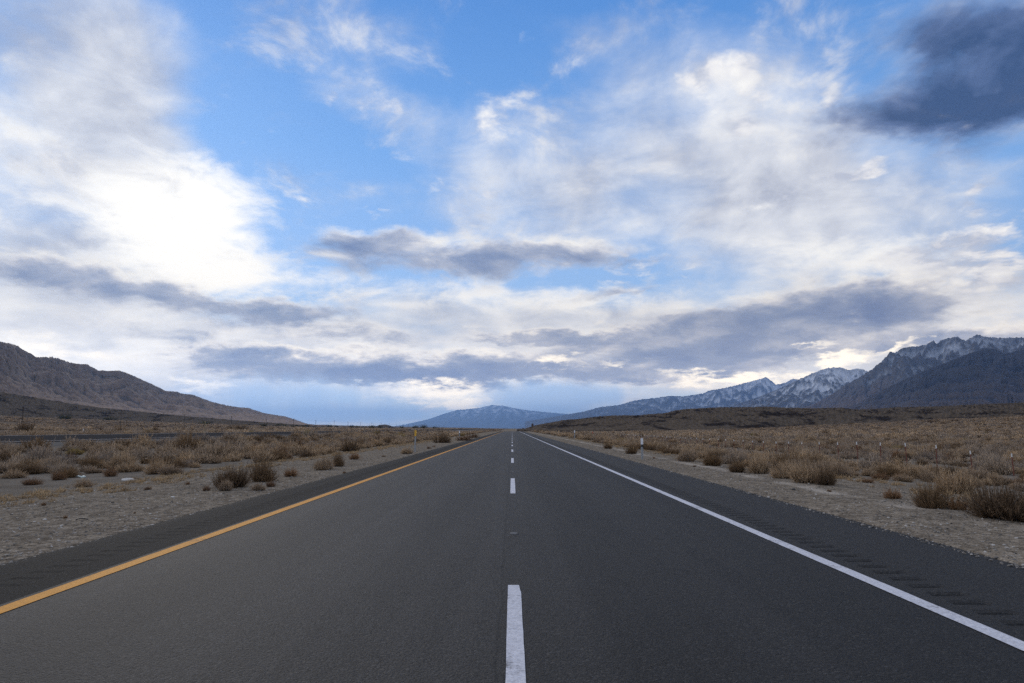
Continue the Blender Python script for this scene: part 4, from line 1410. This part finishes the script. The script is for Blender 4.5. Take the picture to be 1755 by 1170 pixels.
# a few strays in lines over the left gravel
stray = rs.rand(q) < 0.12
gx_ = np.where(stray & left, -(9.0 + 0.10 * rs.randn(q)) - 0.03 * (gy_ - 12), gx_)
okg = (np.abs(gx_) > 7.0) & (np.abs(gx_) / gy_ < 0.85) & (fbm(gx_ * 0.7, gy_ * 0.35, 3, 77) > -0.15)
gx_, gy_ = gx_[okg], gy_[okg]
sg = 0.4 + 0.7 * rs.rand(len(gx_))
scatter("dry_grass", "straw-coloured dry grass along the back of the gravel", np.stack([gx_, gy_, ground_z(gx_, gy_)], -1), np.stack([sg * 1.3, sg * 1.3, sg * 0.8], -1), rs.randint(0, 4, len(gx_)), gm, 0.15)

# loose stones on both gravel strips
mat_stone, n, b = material("gravel_stone")
oi = n.new('ShaderNodeObjectInfo').outputs['Random']
n.put(b.inputs['Base Color'], n.ramp(oi, [(0.0, (0.06, 0.055, 0.05)), (0.35, (0.16, 0.145, 0.125)), (0.75, (0.30, 0.27, 0.24)), (1.0, (0.50, 0.47, 0.43))]))
b.inputs['Roughness'].default_value = 0.9


def stone_mesh(name, seed, flat=0.6, sub=1):
    import bmesh
    bm = bmesh.new()
    bmesh.ops.create_icosphere(bm, subdivisions=sub, radius=1.0)
    r = np.random.RandomState(seed)
    o3 = r.rand(3) * 50
    for v in bm.verts:
        k = 1 + 0.35 * float(fbm(np.array([v.co.x * 0.9 + o3[0] + v.co.z]), np.array([v.co.y * 0.9 + o3[1]]), 2, seed)[0]) + r.randn() * 0.05
        v.co = v.co * k
        v.co.z *= flat
    me = bpy.data.meshes.new(name)
    bm.to_mesh(me)
    bm.free()
    return me


sm_ = []
for v in range(5):
    me = stone_mesh("gravel", 40 + v)
    me.materials.append(mat_stone)
    sm_.append(me)
q = 26000
yy = 5 + 55 * rs.rand(q) ** 1.7
left = rs.rand(q) < 0.55
xx = np.where(left, -(5.2 + 7.3 * rs.rand(q) ** 1.3), 5.1 + 4.9 * rs.rand(q) ** 1.3)
okp = np.abs(xx) / yy < 0.85
xx, yy = xx[okp], yy[okp]
ss = 0.008 + 0.014 * rs.rand(len(xx)) ** 3 * (1 + 0.8 * (rs.rand(len(xx)) < 0.1))
scatter("gravel", "loose grey stones lying over the gravel strips", np.stack([xx, yy, np.where(np.abs(xx) < 5.42, -0.02, ground_z(xx, yy)) + ss * 0.15], -1), np.stack([ss * 1.2, ss, ss], -1), rs.randint(0, 5, len(xx)), sm_, 0.3)

# ------------------------------------------------------------------ posts, poles, fence, litter
mat_galv = plain("weathered_steel", (0.30, 0.31, 0.32), 0.55, 0.3, vary=0.3, scale=14)
mat_white_plate = plain("white_reflector", (0.74, 0.75, 0.78), 0.45, vary=0.08, scale=20)
mat_yellow_plate = plain("yellow_reflector", (0.72, 0.40, 0.03), 0.45, vary=0.1, scale=20)
mat_dark_band = plain("dark_rubber_band", (0.03, 0.035, 0.04), 0.7)
mat_rust = plain("rusty_brown_steel", (0.17, 0.055, 0.036), 0.8, vary=0.4, scale=18)
mat_post_white = plain("white_post_paint", (0.72, 0.72, 0.70), 0.6, vary=0.1, scale=20)
mat_pole_wood = plain("creosoted_wood", (0.055, 0.042, 0.034), 0.9, vary=0.4, scale=3)
mat_insulator = plain("brown_insulator", (0.10, 0.06, 0.05), 0.3)
mat_wire = plain("grey_wire", (0.08, 0.08, 0.08), 0.6)
mat_orange = plain("orange_red_stake", (0.55, 0.09, 0.03), 0.6)


def marker_post(name, x, y, h, w, label, plate_mat, plate_len, tilt=0.0, band=True, group="roadside marker posts"):
    o = empty(name, (x, y, stand(x, y) if abs(x) > 5.5 else -0.03))
    o.rotation_euler = (0, tilt, 0.06)
    tag(o, label, "marker post", group)
    mb = MB()                                           # a shallow steel channel
    t = 0.006
    mb.box((0, 0, (h - plate_len * 0.4) / 2 - 0.1), (w, t, h - plate_len * 0.4 + 0.2), 0.002)
    for s in (-1, 1):
        mb.box((s * (w / 2 - 0.004), 0.016, (h - plate_len * 0.4) / 2 - 0.1), (0.008, 0.026, h - plate_len * 0.4 + 0.2), 0.002)
    mb.build("post", mat_galv, o)
    mb = MB()
    mb.box((0, -0.009, h - plate_len / 2), (w * 1.12, 0.008, plate_len), 0.003)
    mb.build("reflector_plate", plate_mat, o)
    if band:
        mb = MB()
        mb.box((0, -0.011, h - plate_len - 0.06), (w * 1.06, 0.012, 0.11), 0.003)
        mb.build("dark_band", mat_dark_band, o)
    return o


marker_post("marker_post", 5.95, 31.6, 0.95, 0.10, "white-topped grey marker post on the right gravel edge", mat_white_plate, 0.28)
marker_post("marker_post", -5.85, 41.6, 1.30, 0.10, "yellow-topped grey marker post leaning on the left gravel edge", mat_yellow_plate, 0.36, 0.02, False)
marker_post("marker_post", -6.4, 84.0, 1.12, 0.11, "small distant white marker post on the left verge", mat_white_plate, 0.30)
marker_post("marker_post", 9.0, 99.0, 1.18, 0.13, "small distant white marker post among the right roadside bushes", mat_white_plate, 0.34)
marker_post("marker_post", -104.0, 167.0, 1.15, 0.13, "white post standing out on the plain beyond the far carriageway", mat_white_plate, 1.0, 0.0, False)
# thin sign seen edge on beside the far carriageway
so = tag(empty("road_sign", (-48.9, 109.5, stand(-48.9, 109.5))), "thin yellowish sign post seen edge-on beyond the far carriageway", "road sign")
mb = MB(); mb.box((0, 0, 1.1), (0.09, 0.09, 2.4), 0.01); mb.build("post", plain("pale_wood_post", (0.26, 0.21, 0.12), 0.85), so)
mb = MB(); mb.box((0.06, 0, 1.95), (0.02, 0.75, 0.75), 0.006); mb.build("sign_panel", plain("dull_yellow_sign", (0.34, 0.24, 0.06), 0.7), so)
so.rotation_euler = (0, 0, math.radians(21))
# small orange stake in the right scrub
so = tag(empty("survey_stake", (12.2, 104.0, stand(12.2, 104.0))), "orange-red survey stake in the right scrub above the yellow shrub", "stake")
mb = MB(); mb.box((0, 0, 0.4), (0.05, 0.03, 1.0), 0.004); mb.build("stake", plain("stake_wood", (0.3, 0.22, 0.13), 0.85), so)
mb = MB(); mb.box((0, 0, 1.0), (0.10, 0.09, 0.28), 0.02); mb.build("flag", mat_orange, so)

# wire fence of steel posts with white tips
FX, FY0, STEP = 24.8, 34.3, 3.06
fence = tag(empty("wire_fence", (FX, FY0, 0)), "wire fence of rusty steel posts with white tips running through the right scrub", "fence")
pb = MB()                                               # T-section post
pb.box((0, 0, 0.50), (0.06, 0.008, 1.30), 0.0015)
pb.box((0, 0.021, 0.50), (0.007, 0.034, 1.30), 0.0015)
for k in range(12):
    pb.box((0, -0.007, 0.12 + 0.08 * k), (0.02, 0.007, 0.02), 0.002)
post_me = pb.mesh("fence_post"); post_me.materials.append(mat_rust)
cb = MB()
cb.box((0, 0.002, 1.24), (0.066, 0.015, 0.20), 0.002)
cb.box((0, 0.024, 1.24), (0.014, 0.038, 0.20), 0.002)
cap_me = cb.mesh("post_tip"); cap_me.materials.append(mat_post_white)
tops = [-0.02, 0.18, 0.42, 0.46, 0.44, 0.42, 0.34, 0.30, 0.22, 0.16, 0.14]
posts = []
for k in range(40):
    y = FY0 + k * STEP
    top = (tops[k] if k < len(tops) else 0.12)
    gz = stand(FX, y)
    zb = max(gz - 0.05, min(top - 1.34, gz + 0.25))
    p = bpy.data.objects.new("fence_post", post_me)
    COL.objects.link(p); p.parent = fence
    p.location = (rnd.uniform(-0.08, 0.08), y - FY0, zb)
    p.rotation_euler = (rnd.uniform(-0.03, 0.03), rnd.uniform(-0.035, 0.035), rnd.uniform(-0.2, 0.2))
    p.scale = (1, 1, max(0.85, min(1.3, (top - zb) / 1.34)))
    c = bpy.data.objects.new("post_tip", cap_me)
    COL.objects.link(c); c.parent = p
    posts.append((p.location.x, p.location.y, zb, p.scale[2]))
for f in (0.35, 0.6, 0.85, 1.08):
    mb = MB()
    mb.tube([(x, y, z + f * s) for x, y, z, s in posts], 0.0016, 4)
    mb.build("fence_wire", mat_wire, fence)

# utility poles along the left plain
PX_ = -300.0
proto_pole = empty("utility_pole", (0, 0, 0))
mb = MB(); mb.tube([(0, 0, -1.0), (0, 0, 6), (0, 0, 12.2)], [0.26, 0.22, 0.17], 8); mb.build("pole", mat_pole_wood, proto_pole)
mb = MB(); mb.box((0, -0.18, 11.3), (2.6, 0.12, 0.14), 0.02); arm = mb.build("crossarm", mat_pole_wood, proto_pole)
for xx_ in (-1.2, -0.6, 0.6, 1.2):
    mb = MB(); mb.tube([(xx_, -0.18, 11.37), (xx_, -0.18, 11.46), (xx_, -0.18, 11.56)], [0.05, 0.08, 0.04], 6); mb.build("insulator", mat_insulator, arm)
mb = MB(); mb.box((0, -0.16, 9.9), (1.5, 0.10, 0.12), 0.02); mb.build("crossarm", mat_pole_wood, proto_pole)
names = ["first", "second", "third", "fourth", "fifth", "sixth", "seventh", "eighth", "ninth", "tenth"]
tops_ = []
for k in range(26):
    y = 421 + 105 * k
    o = proto_pole if k == 0 else copy_tree(proto_pole)
    z = stand(PX_, y)
    o.location = (PX_ + rnd.uniform(-1, 1), y, z)
    o.rotation_euler = (0, rnd.uniform(-0.012, 0.012), rnd.uniform(-0.05, 0.05))
    lab = "wooden utility pole with crossarms, %s of the row counting from the left" % names[k] if k < 10 else "tiny distant utility pole where the row fades towards the mountains"
    tag(o, lab, "utility pole", "utility poles along the left plain")
    tops_.append((o.location.x, y, z))
for xx_ in (-1.2, 1.2):
    mb = MB()
    P_ = []
    for (x0, y0, z0), (x1, y1, z1) in zip(tops_[:-1], tops_[1:]):
        for t in np.linspace(0, 1, 8, endpoint=False):
            P_.append((x0 + (x1 - x0) * t + xx_, y0 + (y1 - y0) * t - 0.18, z0 + (z1 - z0) * t + 11.5 - 1.6 * 4 * t * (1 - t)))
    P_ = [(P_[0][0], P_[0][1] - 160, P_[0][2] + 1.0)] + P_
    mb.tube(P_, 0.02, 4)
    tag(mb.build("power_cable", mat_wire, None), "thin sagging power cable strung along the utility poles", "cable", "cables on the utility poles")

# raised pavement markers between the lane dashes
rb_ = MB()
rb_.rings(np.array([(-.05, -.05, 0), (.05, -.05, 0), (.05, .05, 0), (-.05, .05, 0), (-.042, -.028, .019), (.042, -.028, .019), (.042, .028, .019), (-.042, .028, .019)]), 2)
mk_me = rb_.mesh("pavement_marker"); mk_me.materials.append(plain("dirty_white_marker", (0.10, 0.098, 0.095), 0.7, vary=0.3, scale=40))
lens_b = MB(); lens_b.add([(-.036, -.0475, .004), (.036, -.0475, .004), (.034, -.0315, .0175), (-.034, -.0315, .0175)], [(0, 1, 2, 3)])
lens_me = lens_b.mesh("reflector"); lens_me.materials.append(plain("clear_reflector", (0.14, 0.14, 0.145), 0.5))
for k in range(9):
    y = 9.24 + k * PERIOD
    o = bpy.data.objects.new("pavement_marker", mk_me)
    COL.objects.link(o)
    o.location = (0.02 + rnd.uniform(-.01, .01), y, 0.001)
    l_ = bpy.data.objects.new("reflector", lens_me); COL.objects.link(l_); l_.parent = o
    tag(o, ("small white raised road marker nearest the camera, beyond the first dash" if k == 0 else "small white raised road marker between the second and third dashes" if k == 1 else "tiny raised road marker between distant lane dashes"), "road marker", "raised markers between the lane dashes")

# rock stacks on the end of the lava hill
mat_stack = plain("dark_red_rock", (0.075, 0.054, 0.042), 0.95, vary=0.5, scale=0.6)
for (px, py, h, lab) in ((912.5, 728.5, 6.0, "knobbly rock stack on the tapering end of the dark hill, the larger one"), (896.5, 735.0, 3.5, "small rock stack low on the tip of the dark hill")):
    d = 795.0
    x = (px - 877.5) / F * d
    hv = np.empty(len(right_lava.data.vertices) * 3, np.float32)
    right_lava.data.vertices.foreach_get('co', hv)
    hv = hv.reshape(-1, 3)
    near_v = hv[np.argsort((hv[:, 0] - x) ** 2 + (hv[:, 1] - d) ** 2)[:4], 2]
    bottom = max(float(near_v.min()), stand(x, d)) - 0.7             # it stands on the hill, or on the plain beside it
    top = bottom + 0.7 + h * d / F
    me = stone_mesh("rock_stack", int(px), 1.0, 3)
    o = link("rock_stack", me, mat_stack)
    o.location = (x, d, (top + bottom) / 2)
    o.scale = (0.26 * (top - bottom), 0.26 * (top - bottom), 0.45 * (top - bottom))
    tag(o, lab, "rock", None)
    me2 = stone_mesh("cap_rock", int(px) + 1, 0.7, 2); me2.materials.append(mat_stack)
    c = bpy.data.objects.new("cap_rock", me2); COL.objects.link(c); c.parent = o
    c.location = (-0.15, 0, 0.85); c.scale = (0.85, 0.8, 0.32)

# litter and stones on the left gravel
mat_pale = plain("pale_plastic", (0.60, 0.68, 0.64), 0.5, vary=0.15, scale=30)
mat_pale_stone = plain("white_stone", (0.55, 0.53, 0.50), 0.85, vary=0.2, scale=12)
mat_tyre = plain("black_tyre_rubber", (0.012, 0.012, 0.013), 0.7, vary=0.3, scale=40)


def lump(name, px, py, wpx, hpx, mat, label, cat, seed, flat=0.6):
    p = ground_hit(px, py)
    d = float(p[1])
    me = stone_mesh(name, seed, flat, 2)
    o = link(name, me, mat)
    w, h = wpx * d / F / 2, hpx * d / F
    o.scale = (w, w * 0.8, h / (2 * flat) * 1.2)
    o.location = (p[0], p[1] + w * 0.5, stand(p[0], p[1]) + h * 0.3)
    tag(o, label, cat)
    return o


lump("plastic_litter", 132, 818.5, 10, 4.0, mat_pale, "pale green-white plastic litter, left piece of two before the rusty weeds", "litter", 3, 0.5)
lump("plastic_litter", 141, 819.5, 8, 4.0, mat_pale, "pale green-white plastic litter, right piece of two before the rusty weeds", "litter", 4, 0.5)
lump("flat_stone", 216, 825, 21, 6, mat_pale_stone, "flat whitish slab lying on the left gravel", "stone", 5, 0.35)
lump("white_stone", 250, 789, 6, 5, mat_pale_stone, "white stone under the olive-grey bush, left one of two", "stone", 6)
lump("white_stone", 265, 788.5, 5, 4, mat_pale_stone, "white stone at the foot of the broad bush, right one of two", "stone", 7)
lump("white_stone", 154, 801, 8, 5, mat_pale_stone, "greyish stone among the sagebrush at the left", "stone", 8)
lump("white_stone", 450, 802, 4, 3, mat_pale_stone, "tiny white stone behind the olive brown bush on the left gravel", "stone", 9)
lump("plastic_litter", 295, 854, 6, 2.5, mat_pale_stone, "scrap of white litter on gravel left of the dark bristly bush", "litter", 10, 0.5)
lump("dark_stone", 1361, 840, 7, 4, plain("dark_stone", (0.08, 0.075, 0.07), 0.9), "dark stone on the right gravel in front of the roadside row", "stone", 11)
p = ground_hit(140, 892)
tb = MB()
tv = []
for t in np.linspace(0, 1, 9):
    zz = 0.015 + 0.02 * math.sin(3.0 * t)
    tv.append([(-0.085 + 0.17 * t, -0.014, zz - 0.008), (-0.085 + 0.17 * t, 0.014, zz - 0.008), (-0.085 + 0.17 * t, 0.014, zz + 0.006), (-0.085 + 0.17 * t, -0.014, zz + 0.006)])
tb.rings(np.array(tv).reshape(-1, 3), 9)
o = tb.build("tyre_scrap", mat_tyre, None, (p[0], p[1], stand(p[0], p[1])))
o.rotation_euler = (0, -0.05, 0.12)
tag(o, "black strip of torn tyre lying on the left gravel", "tyre scrap")

# ------------------------------------------------------------------ the air
haze_mat = bpy.data.materials.new("haze")
haze_mat.use_nodes = True
ht = haze_mat.node_tree
ht.nodes.clear()
H_ = NT(ht)
pv = H_.new('ShaderNodeVolumePrincipled')
pv.inputs['Color'].default_value = (0.31, 0.55, 1.0, 1)
pv.inputs['Density'].default_value = 2.7e-5
pv.inputs['Anisotropy'].default_value = 0.6
ht.links.new(pv.outputs[0], H_.new('ShaderNodeOutputMaterial').inputs['Volume'])
hb = MB()
hb.box((0, 22000, 750), (130000, 90000, 1900))
tag(hb.build("haze", haze_mat), "thin blue desert air between here and the ranges", kind='stuff')
